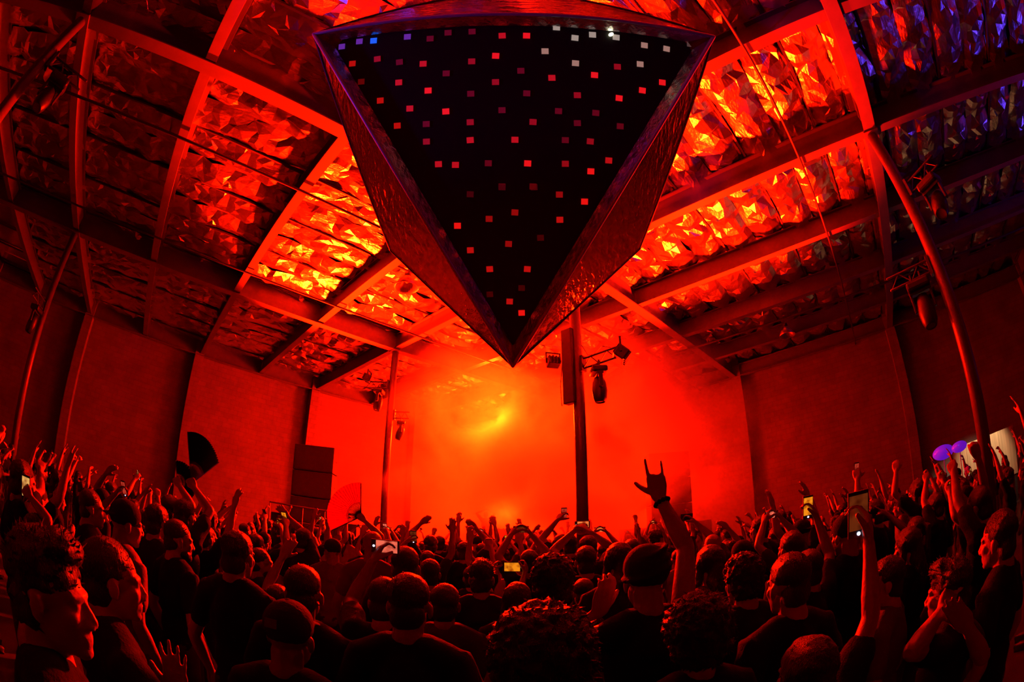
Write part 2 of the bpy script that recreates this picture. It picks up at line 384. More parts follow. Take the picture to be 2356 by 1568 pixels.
# ------------------------------------------------------------------ the mirrored triangle
D0 = 5.4
def rd(az, el, d): a, e = math.radians(az), math.radians(el); return CAM + Vector((math.cos(e) * math.cos(a), math.cos(e) * math.sin(a), math.sin(e))) * d
PA = CAM + ray(722, 78) * D0; PB = CAM + ray(1642, 84) * D0; PC = CAM + ray(1180, 842) * D0
G = (PA + PB + PC) / 3; nrm = (PB - PA).cross(PC - PA).normalized()
if nrm.dot(CAM - G) < 0: nrm = -nrm          # towards the viewer
K1 = CAM + ray(898, 575) * 6.25; K2 = CAM + ray(1473, 571) * 6.25
MAC = (PA + PC) / 2; MAB = (PA + PB) / 2
al = (K1 - MAC).dot((MAC - G).normalized()); be = (K1 - MAC).dot(-nrm)
K3 = MAB + (MAB - G).normalized() * al - nrm * be
K3.z = min(K3.z, ZB - .15)
sc = thing('mirrored_triangle', G, 'large hanging triangle with mirrored flanks and a black tiled face', 'sculpture')
def loc3(*ps): return [p - G for p in ps]
def facet(name, ps, m, parent, th=.02):
    """flat panel with a real thickness away from the viewer"""
    ps = loc3(*ps); n = (ps[1] - ps[0]).cross(ps[2] - ps[0]).normalized()
    cen = sum(ps, Vector()) / len(ps)
    if n.dot(cen + G - (G - nrm * .3)) < 0: n = -n; 
    k = len(ps); v = ps + [p - n * th for p in ps]
    if (ps[1] - ps[0]).cross(ps[2] - ps[0]).dot(n) < 0: fr = tuple(reversed(range(k)))
    else: fr = tuple(range(k))
    f = [fr, tuple(reversed([i + k for i in fr]))] + [(fr[i], fr[i - 1], fr[i - 1] + k, fr[i] + k) for i in range(k)]
    return MB().add(v, f).build(name, m, parent)
facet('mirror_panel', [PA, K1, PC], mirror, sc); facet('mirror_panel', [PB, K2, PC], mirror, sc)
facet('mirror_panel', [PA, K3, PB], mirror, sc)
facet('mirror_panel', [K1, K3, PA], mirror, sc); facet('mirror_panel', [K2, K3, PB], mirror, sc); facet('mirror_panel', [K1, K2, PC], mirror, sc); facet('back_panel', [K1, K2, K3], steel_dk, sc)
def inset(f, depth): return [p + (G - p) * f - nrm * depth for p in (PA, PB, PC)]
o1 = [PA, PB, PC]; i1 = inset(.072, .13)
for k in range(3):
    a, b = o1[k], o1[(k + 1) % 3]; c, d = i1[(k + 1) % 3], i1[k]
    facet('inner_mirror', [a, b, c, d], mirror_t, sc, .012)
facet('face_panel', i1, scrblk, sc, .03)
for a, b in ((PA, PB), (PB, PC), (PC, PA)):
    MB().tube(loc3(a, b), .022, 8).build('edge_trim', trimm, sc, smooth=True)
for a, b in ((PA, K1), (K1, PC), (PB, K2), (K2, PC), (K3, PA), (K3, PB)):
    MB().tube(loc3(a, b), .016, 6).build('edge_trim', steel_dk, sc, smooth=True)
for p in (K1, K2, K3):
    MB().tube(loc3(p, Vector((p.x, p.y, ZB + .1))), .006, 5).build('hanging_wire', steel_dk, sc)
    q = loc3(Vector((p.x, p.y, ZR - .1)))[0]
    MB().tube([loc3(Vector((p.x, p.y, ZB + .05)))[0], q], .006, 5).build('hanging_wire', steel_dk, sc)
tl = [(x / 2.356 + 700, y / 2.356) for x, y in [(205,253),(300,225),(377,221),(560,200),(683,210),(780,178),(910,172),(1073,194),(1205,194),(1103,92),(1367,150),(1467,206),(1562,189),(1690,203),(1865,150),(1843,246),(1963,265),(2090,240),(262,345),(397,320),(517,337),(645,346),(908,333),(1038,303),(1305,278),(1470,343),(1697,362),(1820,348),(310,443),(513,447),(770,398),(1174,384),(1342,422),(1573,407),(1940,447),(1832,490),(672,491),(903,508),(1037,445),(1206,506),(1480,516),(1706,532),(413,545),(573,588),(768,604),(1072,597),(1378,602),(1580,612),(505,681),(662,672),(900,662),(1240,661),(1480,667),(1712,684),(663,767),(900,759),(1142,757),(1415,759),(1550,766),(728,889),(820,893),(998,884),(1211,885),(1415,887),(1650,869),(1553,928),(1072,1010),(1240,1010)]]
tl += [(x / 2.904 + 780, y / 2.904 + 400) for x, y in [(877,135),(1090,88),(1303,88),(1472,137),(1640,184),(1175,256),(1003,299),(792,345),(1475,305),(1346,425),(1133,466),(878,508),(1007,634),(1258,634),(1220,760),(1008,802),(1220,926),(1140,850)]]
ex = (PB - PA).normalized(); ey = nrm.cross(ex)
fp = i1[0]
tme = MB().box((-.036, -.032, 0), (.036, .032, .008)).mesh('glow_mirror_tile')  # mirror tiles; their reflections are put in as emission
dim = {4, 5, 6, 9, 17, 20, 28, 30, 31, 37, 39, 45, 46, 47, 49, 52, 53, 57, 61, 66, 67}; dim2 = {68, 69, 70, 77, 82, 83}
TM = {}
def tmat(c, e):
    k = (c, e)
    if k not in TM: TM[k] = mat('tile_reflection_glow_%d' % len(TM), (.3, .3, .3), .3, 0, .3, 60, emit=c, estr=e)
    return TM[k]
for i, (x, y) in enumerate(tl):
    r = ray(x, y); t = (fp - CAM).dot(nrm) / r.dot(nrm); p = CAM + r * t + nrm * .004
    o = put('glow_mirror_tile', tme, sc)
    e = .09 if i in dim else .03 if i in dim2 else rnd.choice((.25, .45, .8))  # glow strength and tint stand for what each tile mirrors
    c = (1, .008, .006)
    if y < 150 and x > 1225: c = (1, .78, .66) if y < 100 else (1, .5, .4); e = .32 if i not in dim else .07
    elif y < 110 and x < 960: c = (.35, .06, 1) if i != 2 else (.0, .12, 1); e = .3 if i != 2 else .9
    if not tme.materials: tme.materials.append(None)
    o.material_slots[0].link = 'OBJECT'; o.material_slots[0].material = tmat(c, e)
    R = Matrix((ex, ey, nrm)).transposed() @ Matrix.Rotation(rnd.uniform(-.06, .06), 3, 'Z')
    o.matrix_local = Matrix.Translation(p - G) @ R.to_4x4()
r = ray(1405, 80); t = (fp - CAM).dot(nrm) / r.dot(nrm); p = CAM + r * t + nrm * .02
o = MB().ell((0, 0, 0), (.02, .03, .02)).build('reflection_spark', tmat((1, .95, .6), 4.0), sc, smooth=True); o.location = p - G  # glowing bead standing for a lamp's reflection in the face

# ------------------------------------------------------------------ stage, loudspeakers, booth
az0 = math.radians(47)
sdir = Vector((math.cos(az0), math.sin(az0), 0)); sright = Vector((math.sin(az0), -math.cos(az0), 0))
def sp_(r, f, z): return sright * r + sdir * f + Vector((0, 0, z))
SR = az0 - PI / 2
stage = thing('stage', sp_(0, 17.6, 0), 'dark raised stage half lost in the smoke behind the crowd', 'stage', SR)
box_obj('deck', (-5.0, -1.6, .83), (5.0, 2.4, .95), steel_dk, stage); box_obj('skirt', (-4.98, -1.58, 0), (4.98, -1.52, .83), cloth['black'], stage)
for q in (-4.8, -2.4, 0, 2.4, 4.8):
    for g in (-1.4, 2.2): MB().tube([(q, g, 0), (q, g, .84)], .03, 8).build('leg', steel_dk, stage)
booth = thing('dj_table', sp_(.45, 16.4, .95), 'dark table on the stage in front of the performer', 'table', SR)
box_obj('table_top', (-1.3, -.4, .98), (1.3, .4, 1.04), steel_dk, booth); box_obj('front_panel', (-1.28, -.38, .03), (1.28, -.34, .98), cloth['black'], booth)
for q in (-1.2, 1.2): box_obj('leg', (q - .04, .3, 0), (q + .04, .38, .98), steel_dk, booth)
mx = thing('dj_mixer', sp_(.45, 16.4, 1.99), 'flat black music mixer on the stage table', 'mixer', SR)
box_obj('housing', (-.5, -.2, 0), (.5, .2, .09), black_pl, mx, bevel=.01)
for k in range(6): MB().lathe([(0, .12), (.02, .12), (.022, .09)], 10, Matrix.Translation((-.4 + k * .16, 0, 0))).build('knob', steel, mx)
grille = mat('speaker_grille', (.02, .02, .02), .5, .4, .5, 220, bump=.6, bump_scale=300)
def speaker(r, f, z, w, h, d, label, turn=0):
    t = thing('loudspeaker', sp_(r, f, z), label, 'loudspeaker', SR + turn, 'stacked loudspeakers beside the stage')
    box_obj('cabinet', (-w / 2, -d / 2, .01), (w / 2, d / 2, h - .01), speakm, t, bevel=.02)
    box_obj('grille', (-w / 2 + .04, -d / 2 - .015, .05), (w / 2 - .04, -d / 2, h - .05), grille, t)
    for s in (-1, 1): MB().tube([(s * (w / 2 + .004), -.1, h * .5), (s * (w / 2 + .03), -.05, h * .5), (s * (w / 2 + .03), .05, h * .5), (s * (w / 2 + .004), .1, h * .5)], .012, 6).build('handle', steel, t)
    for s in (-1, 1): box_obj('foot', (s * w * .35 - .03, -d / 3, 0), (s * w * .35 + .03, d / 3, .012), black_pl, t)
lv = ['lowest', 'second from the floor', 'third from the floor', 'fourth from the floor', 'topmost']
for side, rr, nm in ((-1, -6.0, 'left of'), (1, 5.85, 'right of')):
    for k in range(5):
        speaker(rr, 14.9, k * .885, 1.42, .885, .85, 'big black loudspeaker %s the stage, %s of its stack' % (nm, lv[k]), turn=-side * .12)
    speaker(rr - side * -1.25, 15.4, 0, .9, 1.0, .7, 'low black loudspeaker at the outer side of the stack %s the stage, underneath' % nm)
    speaker(rr - side * -1.25, 15.4, 1.0, .9, 1.0, .7, 'low black loudspeaker at the outer side of the stack %s the stage, on top' % nm)
    speaker(rr - side * 1.2, 15.2, 0, .8, 1.0, .7, 'low black loudspeaker at the inner side of the stack %s the stage, underneath' % nm)
    speaker(rr - side * 1.2, 15.2, 1.0, .8, .95, .7, 'low black loudspeaker at the inner side of the stack %s the stage, on top' % nm)
rail = thing('crowd_barrier', sp_(-4.9, 12.6, 0), 'steel crowd barrier in front of the left loudspeakers', 'barrier', SR)
MB().tube([(-1.6, 0, 0), (-1.6, 0, 2.28), (1.2, 0, 2.22)], .03, 8).build('frame', steelp, rail)
for k in range(4): MB().tube([(-1.2 + k * .7, 0, 0), (-1.2 + k * .7, 0, 2.24)], .018, 6).build('bar', steelp, rail)

# bar board and lanterns at the right
woodm = mat('pale_plywood', (.55, .40, .26), .55, 0, .45, 1.6, stretch=(1, 7, .35))
bd = thing('wooden_board', (16.3, -4.5, 0), 'pale wood-grain board lit warm behind the crowd at the right', 'board')
for k in range(4): box_obj('plank', (-.03 + .004 * (k % 2), -1.35 + k * .70, .9), (.03, -.66 + k * .70, 2.46), woodm, bd)
box_obj('leg', (0, -1.3, 0), (.08, -1.2, .9), steel_dk, bd); box_obj('leg', (0, 1.2, 0), (.08, 1.3, .9), steel_dk, bd)
def lantern(p, s, label):
    t = thing('glowing_balloon', p, label, 'balloon', 0, 'glowing balloons over the crowd at the right')
    MB().ell((0, 0, 0), (.2 * s, .3 * s, .17 * s)).build('balloon_skin', bluegl, t, smooth=True)
    MB().tube([(0, 0, -.16 * s), (0, 0, -p[2] + .0)], .012, 6).build('stick', clearm, t)
    MB().ell((0, .03, .03), (.19 * s, .2 * s, .05)).build('light_tube', bluehot, t, smooth=True)
bluegl = mat('violet_glow', (.2, .05, .6), .2, 0, .1, 3, emit=(.22, .01, .9), estr=.45); bluehot = mat('blue_glow', (.1, .2, .9), .2, emit=(.0, .10, 1.0), estr=1.3)
clearm = mat('clear_plastic', (.5, .4, .55), .15)
p = at_h(2170, 1040, 12.2); lantern(tuple(p), 1.05, 'large violet-blue glowing balloon over the crowd before the wooden board')
p = at_h(2207, 1027, 11.6); lantern(tuple(p), .75, 'small violet glowing balloon right beside the large blue one')

# ------------------------------------------------------------------ people
def remesh(mb, voxel, smooth=3, dec=None, name='m', mod=None):
    me = mb.mesh(name); o = bpy.data.objects.new('tmp', me); C.objects.link(o)
    r = o.modifiers.new('r', 'REMESH'); r.mode = 'VOXEL'; r.voxel_size = voxel; r.use_smooth_shade = True
    if smooth: s = o.modifiers.new('s', 'SMOOTH'); s.iterations = smooth; s.factor = .5
    if mod: mod(o)
    if dec: d = o.modifiers.new('d', 'DECIMATE'); d.ratio = dec
    dg = bpy.context.evaluated_depsgraph_get(); ev = o.evaluated_get(dg)
    out = bpy.data.meshes.new_from_object(ev, depsgraph=dg); out.name = name
    bpy.data.objects.remove(o); bpy.data.meshes.remove(me)
    out.polygons.foreach_set('use_smooth', [True] * len(out.polygons)); out.materials.clear()
    return out
HC = Vector((0, .015, 1.625))           # centre of the head for a 1.75 m body, eyes level with it
def head_geo(mb, T, ears=True):
    E = lambda c, r: mb.ell(T @ Vector(c), r, T.to_3x3().to_4x4(), 14, 9)
    E((0, -.012, .035), (.074, .095, .088)); E((0, .022, -.045), (.060, .068, .072)); E((0, .062, -.100), (.027, .024, .020)); E((0, .052, -.085), (.040, .03, .03))
    E((0, .05, -.03), (.056, .042, .055)); E((.034, .06, -.022), (.024, .024, .026)); E((-.034, .06, -.022), (.024, .024, .026))
    Tb = lambda p, r: mb.tube([T @ Vector(q) for q in p], r, 8)
    Tb([(0, .086, .012), (0, .096, -.010), (0, .106, -.032)], [.009, .009, .0115]); E((.012, .098, -.040), (.010, .012, .008)); E((-.012, .098, -.040), (.010, .012, .008))
    Tb([(-.040, .072, .022), (-.015, .086, .022), (.015, .086, .022), (.040, .072, .022)], .010)
    Tb([(-.020, .080, -.066), (0, .088, -.064), (.020, .080, -.066)], .007); Tb([(-.017, .079, -.077), (0, .085, -.078), (.017, .079, -.077)], .0075)
    for s in (-1, 1):
        E((s * .028, .076, .002), (.012, .010, .009))
        if ears: E((s * .079, -.006, -.008), (.010, .020, .031)); E((s * .076, .0, -.033), (.008, .010, .010))
    Tb([(0, -.030, -.04), (0, -.036, -.12), (0, -.04, -.19)], [.060, .058, .068])
FINGERS = {  # curl of each joint in degrees, index to little, and thumb spread
    'open': ([(8, 10, 8)] * 4, 45, 10), 'flat': ([(2, 5, 4)] * 4, 25, 5), 'fist': ([(80, 95, 60)] * 4, 20, 60),
    'horns': ([(4, 6, 4), (82, 98, 60), (82, 98, 60), (5, 8, 5)], 58, 8), 'hold': ([(30, 48, 35)] * 4, 50, 30),
    'point': ([(3, 4, 3), (80, 95, 60), (80, 95, 60), (80, 95, 60)], 20, 55), 'relax': ([(22, 26, 18)] * 4, 32, 22)}
def hand_geo(mb, Mh, side, pose, fat=1.0):
    """Mh: wrist frame, +Z to the fingers, +Y out of the palm, thumb on +X*side"""
    fl, sprd, tc_ = FINGERS[pose]
    P = lambda v: Mh @ Vector(v)
    xs = [.030, .010, -.010, -.029]; ln = [(.042, .026, .021), (.047, .030, .022), (.043, .028, .021), (.034, .021, .019)]; rr = [.0088, .0090, .0086, .0076]; top = [.092, .096, .091, .083]
    for k in range(4):
        x = xs[k] * side
        mb.tube([P((x * .62, 0, .0)), P((x, -.002, top[k] * .55)), P((x * 1.06, 0, top[k]))], [.016, .0155, .0125], 8)
        p = Vector((x * 1.06, 0, top[k])); a = 0; fan = (xs[k] * side) * (5.0 if pose == 'open' else 1.4)
        pts = [p.copy()]
        for j in range(3):
            a += math.radians(fl[k][j]); d = Vector((fan if a < .6 else 0, math.sin(a), math.cos(a))).normalized(); p = p + d * ln[k][j]; pts.append(p.copy())
        mb.tube([P(q) for q in pts], [rr[k] * 1.12 * fat, rr[k] * fat, rr[k] * .93 * fat, rr[k] * .8 * fat], 8)
    a = math.radians(sprd); b = math.radians(tc_); q0 = Vector((.022 * side, .006, .022)); q1 = q0 + Vector((math.sin(a) * side, .35, math.cos(a))).normalized() * .042
    q2 = q1 + Vector((math.sin(a * .85) * side * math.cos(b), math.sin(b) + .1, math.cos(a * .85))).normalized() * .032; q3 = q2 + Vector((math.sin(a * .7) * side * math.cos(b), math.sin(b * 1.3), math.cos(a * .6))).normalized() * .027
    mb.tube([P(q0), P(q1), P(q2), P(q3)], [.017, .0145 * fat, .0115 * fat, .0095 * fat], 8)
def wrist_frame(wr, d, palm):
    z = d.normalized(); y = (palm - z * palm.dot(z)).normalized(); x = y.cross(z)
    Mx = Matrix((x, y, z)).transposed().to_4x4(); Mx.translation = wr; return Mx
UA, FA = .295, .265
def solve_arm(side, tgt, hint=None):
    """shoulder, elbow, wrist for a wrist target in body space"""
    up_ = max(0.0, min(1.0, (tgt.z - 1.45) / .4)); S0 = Vector((side * (.178 - .03 * up_), -.01, 1.415 + .065 * up_))
    d = tgt - S0; L = d.length; mx = UA + FA - .012
    if L > mx: tgt = S0 + d * (mx / L); d = tgt - S0; L = mx
    a = (UA ** 2 - FA ** 2 + L * L) / (2 * L); h = math.sqrt(max(UA ** 2 - a * a, 0)); z = d / L
    hint = hint or Vector((side * .8, .1, -.5)); o = (hint - z * hint.dot(z)).normalized()
    return S0, S0 + z * a + o * h, tgt
DOWN = {1: Vector((.27, .06, .90)), -1: Vector((-.27, .06, .90))}
def body_parts(arms, voxel, head_R=None, sleeve='short', fem=False):
    """arms: list of (side, wrist, hand pose, palm direction, finger direction or None, elbow hint)"""
    T = Matrix.Translation(HC) @ (head_R or Matrix.Identity(4))
    mb = MB(); head_geo(mb, T); sh = MB(); w = .88 if fem else 1.0
    info = {}
    mb.tube([(0, -.030, 1.52), (0, -.025, 1.46), (0, -.015, 1.40)], [.060, .066, .06], 12)
    for B, g in ((mb, 0), (sh, .012)):
        B.ell((0, -.005, 1.27), (.155 * w + g, .105 + g, .20 + g)); B.ell((0, 0, 1.05), (.135 * w + g, .100 + g, .19 + g))
    sh.tube([(0, -.022, 1.475), (0, -.022, 1.44), (0, -.01, 1.36)], [.074, .098, .125], 14); sh.ell((0, 0, .93), (.165, .122, .11)); sh.tube([(-.165, -.012, 1.418), (-.07, -.02, 1.455), (.07, -.02, 1.455), (.165, -.012, 1.418)], [.062, .076, .076, .062], 12)
    mb.tube([(-.13, -.012, 1.415), (0, -.02, 1.44), (.13, -.012, 1.415)], [.05, .062, .05], 12)
    for a in arms:
        side, tg, pose, palm, fdir, hint = a
        s0, el, wr = solve_arm(side, Vector(tg), hint)
        f = 1.0 if not fem else .88
        mb.tube([s0 + Vector((-side * .06, 0, -.02)), s0, s0.lerp(el, .35), el.lerp(s0, .15), el], [.055 * f, .054 * f, .049 * f, .041 * f, .040 * f], 10)
        mb.tube([el, el.lerp(wr, .3), el.lerp(wr, .75), wr], [.040 * f, .043 * f, .031 * f, .027 * f], 10)
        fd = Vector(fdir) if fdir else ((wr - el).normalized() + Vector((0, .12, .05)))
        Mh = wrist_frame(wr, fd, Vector(palm)); fat = 1.0 if voxel < .008 else 1.15
        mb.tube([wr - (wr - el).normalized() * .02, Mh @ Vector((0, 0, .025))], [.027 * f, .024], 8, flat=.8)
        hand_geo(mb, Mh, -side, pose, fat)
        info[side] = (s0, el, wr, Mh)
        if sleeve != 'none':
            k = .62 if sleeve == 'short' else 1.0
            e = s0.lerp(el, k); sh.tube([s0 + Vector((-side * .06, 0, -.02)), s0, s0.lerp(e, .5), e], [.072, .072, .068, .062] if sleeve == 'short' else [.070, .068, .06, .052], 10)
            if sleeve == 'long': sh.tube([el, el.lerp(wr, .5), el.lerp(wr, .95)], [.052, .050, .040], 10)
    return mb, sh, info
wrinkle = bpy.data.textures.new('wrinkle', 'CLOUDS'); wrinkle.noise_scale = .11; wrinkle.noise_depth = 2
curl = bpy.data.textures.new('curl', 'CLOUDS'); curl.noise_scale = .022; curl.noise_depth = 1
strand = bpy.data.textures.new('strand', 'CLOUDS'); strand.noise_scale = .05; strand.noise_depth = 3
def disp(tex, st, mid=.5):
    def f(o):
        d = o.modifiers.new('d', 'DISPLACE'); d.texture = tex; d.strength = st; d.mid_level = mid; d.texture_coords = 'LOCAL'
    return f
def make_hair(kind):
    """hair or headwear in head space"""
    mb = MB(); E = lambda c, r: mb.ell(c, r, None, 18, 12)
    if kind == 'short': E((0, -.024, .050), (.082, .098, .086)); E((0, -.052, -.03), (.070, .062, .075)); return remesh(mb, .008, 2, .5, 'hair', disp(strand, .016))
    if kind == 'fade': E((0, -.024, .058), (.080, .094, .082)); E((0, -.054, -.02), (.067, .058, .070)); return remesh(mb, .008, 2, .5, 'hair', disp(strand, .012))
    if kind == 'quiff': E((0, -.02, .060), (.084, .10, .086)); E((0, .035, .112), (.064, .064, .038)); E((0, -.052, -.025), (.072, .062, .075)); return remesh(mb, .008, 2, .5, 'hair', disp(strand, .03))
    if kind == 'curly': E((0, -.022, .055), (.098, .112, .100)); E((0, -.05, -.015), (.086, .072, .075)); return remesh(mb, .007, 1, .5, 'hair', disp(curl, .03))
    if kind == 'bush': E((0, -.025, .06), (.122, .13, .12)); E((0, -.05, -.01), (.11, .09, .09)); return remesh(mb, .007, 1, .5, 'hair', disp(curl, .034))
    if kind == 'long':
        E((0, -.022, .050), (.086, .102, .090)); mb.tube([(0, -.05, .02), (0, -.075, -.1), (0, -.09, -.22), (0, -.085, -.34)], [.075, .085, .08, .05], 14, flat=.62)
        for s in (-1, 1): mb.tube([(s * .065, -.01, .03), (s * .082, -.01, -.08), (s * .085, .0, -.2), (s * .07, .01, -.28)], [.024, .026, .026, .014], 8)
        return remesh(mb, .008, 2, .5, 'hair', disp(strand, .02))
    if kind == 'bun': E((0, -.02, .048), (.080, .098, .086)); E((0, -.05, -.01), (.070, .060, .065)); E((0, -.105, .10), (.045, .045, .042)); return remesh(mb, .008, 2, .5, 'hair', disp(strand, .012))
    if kind == 'ponytail':
        E((0, -.02, .048), (.080, .098, .086)); E((0, -.05, -.01), (.070, .060, .065)); mb.tube([(0, -.10, .06), (0, -.15, .03), (0, -.155, -.08), (0, -.13, -.2)], [.022, .03, .03, .012], 10); return remesh(mb, .008, 2, .5, 'hair', disp(strand, .014))
    if kind in ('cap', 'backcap'):
        s = 1 if kind == 'cap' else -1
        mb.ell((0, -.014, .055), (.086, .104, .088), None, 20, 12)
        v = []; n = 12
        for i in range(n + 1):
            a = PI * i / n; x = .07 * math.cos(a); y = s * (.085 + .075 * math.sin(a)); z = .052 - .012 * abs(math.cos(a)) + (-.012 * math.sin(a))
            v += [(x, y, z), (x, s * .04, .056)]
        f = [(2 * i, 2 * i + 2, 2 * i + 3, 2 * i + 1) for i in range(n)]; m2 = [(p[0], p[1], p[2] + .008) for p in v]; k = len(v)
        mb.add(v + m2, f + [tuple(reversed([q + k for q in t])) for t in f] + [(2 * i, 2 * i + k, 2 * i + 2 + k, 2 * i + 2) for i in range(n)])
        mb.ell((0, -.012, .142), (.008, .008, .006))
        return remesh(mb, .006, 2, .4, 'cap')
    if kind == 'beanie': mb.ell((0, -.018, .07), (.090, .106, .098), None, 20, 12); mb.lathe([(.088, .0), (.098, .008), (.098, .04), (.086, .05)], 20, Matrix.Translation((0, -.018, .0)) @ Matrix.Scale(1.16, 4, (0, 1, 0))); return remesh(mb, .007, 2, .4, 'beanie')
    if kind == 'wrap':
        mb.ell((0, -.018, .058), (.090, .108, .094), None, 20, 12)
        for q in range(3): mb.tube([(.088 * math.cos(t) * (1 - q * .08), -.018 + .106 * math.sin(t) * (1 - q * .08), .04 + q * .035 + .03 * math.cos(t)) for t in [2 * PI * i / 14 for i in range(15)]], .011, 6)
        return remesh(mb, .007, 1, .5, 'headscarf')
HAIRN = dict(short='hair', fade='hair', quiff='hair', curly='hair', bush='hair', long='hair', bun='hair', ponytail='hair', cap='cap', backcap='cap', beanie='beanie', wrap='headscarf')
HD = dict(short='short dark hair', fade='cropped dark hair', quiff='swept-up dark hair', curly='curly dark hair', bush='big bushy hair', long='long dark hair', bun='dark bun', ponytail='dark ponytail', cap='peaked cap', backcap='backwards cap', beanie='knitted beanie', wrap='knotted headscarf', bald='shaved head')
_h = {}
def locks(me, kind):
    """small tapering locks that break up the outline of the hair"""
    r = random.Random(len(kind) * 13); bm = bmesh.new(); bm.from_mesh(me); bm.faces.ensure_lookup_table(); fs = bm.faces[:]
    L = dict(quiff=.026, curly=.017, bush=.022, long=.014).get(kind, .012); n = dict(bush=420, curly=360, long=320).get(kind, 300)
    flow = Vector((0, .3, 1)) if kind in ('quiff', 'fade', 'short') else Vector((0, -.2, -.6)) if kind in ('long', 'bun', 'ponytail') else Vector((0, 0, 0))
    for _ in range(n):
        f = fs[r.randrange(len(fs))]; c = f.calc_center_median(); nn = f.normal.copy()
        if kind in ('short', 'fade', 'quiff') and c.z < .03 and r.random() < .7: continue
        d = (nn * .8 + flow * .55 + Vector((r.uniform(-1, 1), r.uniform(-1, 1), r.uniform(-1, 1))) * .45).normalized(); l = L * r.uniform(.5, 1.15)
        a = d.orthogonal().normalized(); b = d.cross(a); w = .0045 if kind != 'bush' else .006; c = c - nn * .004
        vs = [bm.verts.new(c + a * w), bm.verts.new(c - a * w * .5 + b * w * .87), bm.verts.new(c - a * w * .5 - b * w * .87), bm.verts.new(c + d * l + Vector((0, 0, -.15 * l)))]
        for q in ((0, 1, 3), (1, 2, 3), (2, 0, 3)): bm.faces.new([vs[i] for i in q]).smooth = True
    bm.to_mesh(me); bm.free(); return me
def hair(kind):
    if kind not in _h: _h[kind] = make_hair(kind) if HAIRN[kind] != 'hair' else locks(make_hair(kind), kind)
    return _h[kind]
# trousers and shoes shared by everybody
tb = MB(); tb.ell((0, 0, .93), (.168, .122, .11))
for s in (-1, 1): tb.tube([(s * .085, 0, .90), (s * .10, .0, .5), (s * .11, -.01, .07)], [.088, .066, .052], 12)
trouser_me = remesh(tb, .02, 3, .4, 'trousers')
sb = MB().ell((0, .05, .045), (.045, .14, .045)).box((-.045, -.09, 0), (.045, .17, .02)); shoe_me = remesh(sb, .012, 2, .4, 'shoe')
legb = {}
def assign(o, m):
    if not o.data.materials: o.data.materials.append(None)
    o.material_slots[0].link = 'OBJECT'; o.material_slots[0].material = m
PCOUNT = [0]
def person(loc, face, height, proto, hairk, skin_i, shirt, label, group='dancing crowd', hairmat=None, head_tilt=None, headm=None):
    """proto = (body mesh, shirt mesh, shirt name)"""
    k = height / 1.755
    t = thing('person', (loc[0], loc[1], 0), label, 'person', face - PI / 2, group); t.scale = (k, k, k)
    b = put('body', proto[0], t); assign(b, skin[skin_i])
    s = put('shirt', proto[1], t); assign(s, cloth[shirt])
    if hairk != 'bald':
        h = put(HAIRN[hairk], hair(hairk), t); h.matrix_local = Matrix.Translation(HC) @ (headm or Matrix.Identity(4))
        assign(h, hairmat or (hairm if HAIRN[hairk] == 'hair' else cloth['charcoal' if hairk != 'beanie' else 'black']))
    tr = put('trousers', trouser_me, t); assign(tr, denim)
    for q in (-1, 1):
        e = put('shoe', shoe_me, t); e.location = (q * .11, 0, 0); assign(e, shoem)
    PCOUNT[0] += 1
    return t
# phones
def screen_mat(name, c, s):
    m = mat(name, (.02, .02, .02), .2, emit=c, estr=s); N = m.node_tree.nodes; L = m.node_tree.links
    tc = N.new('ShaderNodeTexCoord'); n = N.new('ShaderNodeTexNoise'); n.inputs['Scale'].default_value = 16; n.inputs['Detail'].default_value = 2; L.new(tc.outputs['Object'], n.inputs[0])
    cr = N.new('ShaderNodeValToRGB'); cr.color_ramp.elements[0].position = .36; cr.color_ramp.elements[0].color = (.25 * c[0], .03 * c[1], 0, 1); cr.color_ramp.elements[1].position = .56; cr.color_ramp.elements[1].color = (*c, 1)
    L.new(n.outputs[0], cr.inputs[0]); L.new(cr.outputs[0], N['Principled BSDF'].inputs['Emission Color']); return m
screens = [screen_mat('screen_%d' % i, c, s) for i, (c, s) in enumerate([((1, .28, .008), .9), ((1, .20, .04), .9), ((1, .16, .09), .9), ((.9, .06, .03), .5), ((1, .50, .12), .8), ((.4, .06, .01), .3)])]
dotm = mat('screen_button', (.8, .8, .9), .3, emit=(.8, .75, 1), estr=1.6)
ph_me = MB().box((-.038, -.0045, -.078), (.038, .0045, .078)).mesh('phone_case'); ph_me.materials.append(black_pl)
sc_me = MB().box((-.034, -.0062, -.052), (.034, -.0044, .066)).mesh('screen')
dt_me = MB().lathe([(0, 0), (.007, 0), (.007, .002), (0, .002)], 10, Matrix.Translation((0, -.0062, -.064)) @ Matrix.Rotation(PI / 2, 4, 'X')).mesh('shutter_button'); dt_me.materials.append(dotm)
def phone(Mw, label, sc_i=None, lit=True, s=1.0):
    t = bpy.data.objects.new('phone', None); C.objects.link(t); t.matrix_world = Mw @ Matrix.Scale(s, 4); tag(t, label, 'phone', 'phones held up in the crowd')
    put('phone_case', ph_me, t); e = put('screen', sc_me, t); assign(e, screens[sc_i if sc_i is not None else rnd.randrange(len(screens))] if lit else black_pl)
    if lit: put('shutter_button', dt_me, t)
    return t
def body_matrix(t): return Matrix.Translation(t.location) @ Matrix.Rotation(t.rotation_euler[2], 4, 'Z') @ Matrix.Scale(t.scale[0], 4)
STAGE = Vector((11.6, 12.4, 0))
occupied = []
def free(x, y, r=.42):
    return all((x - a) ** 2 + (y - b) ** 2 > r * r for a, b in occupied)

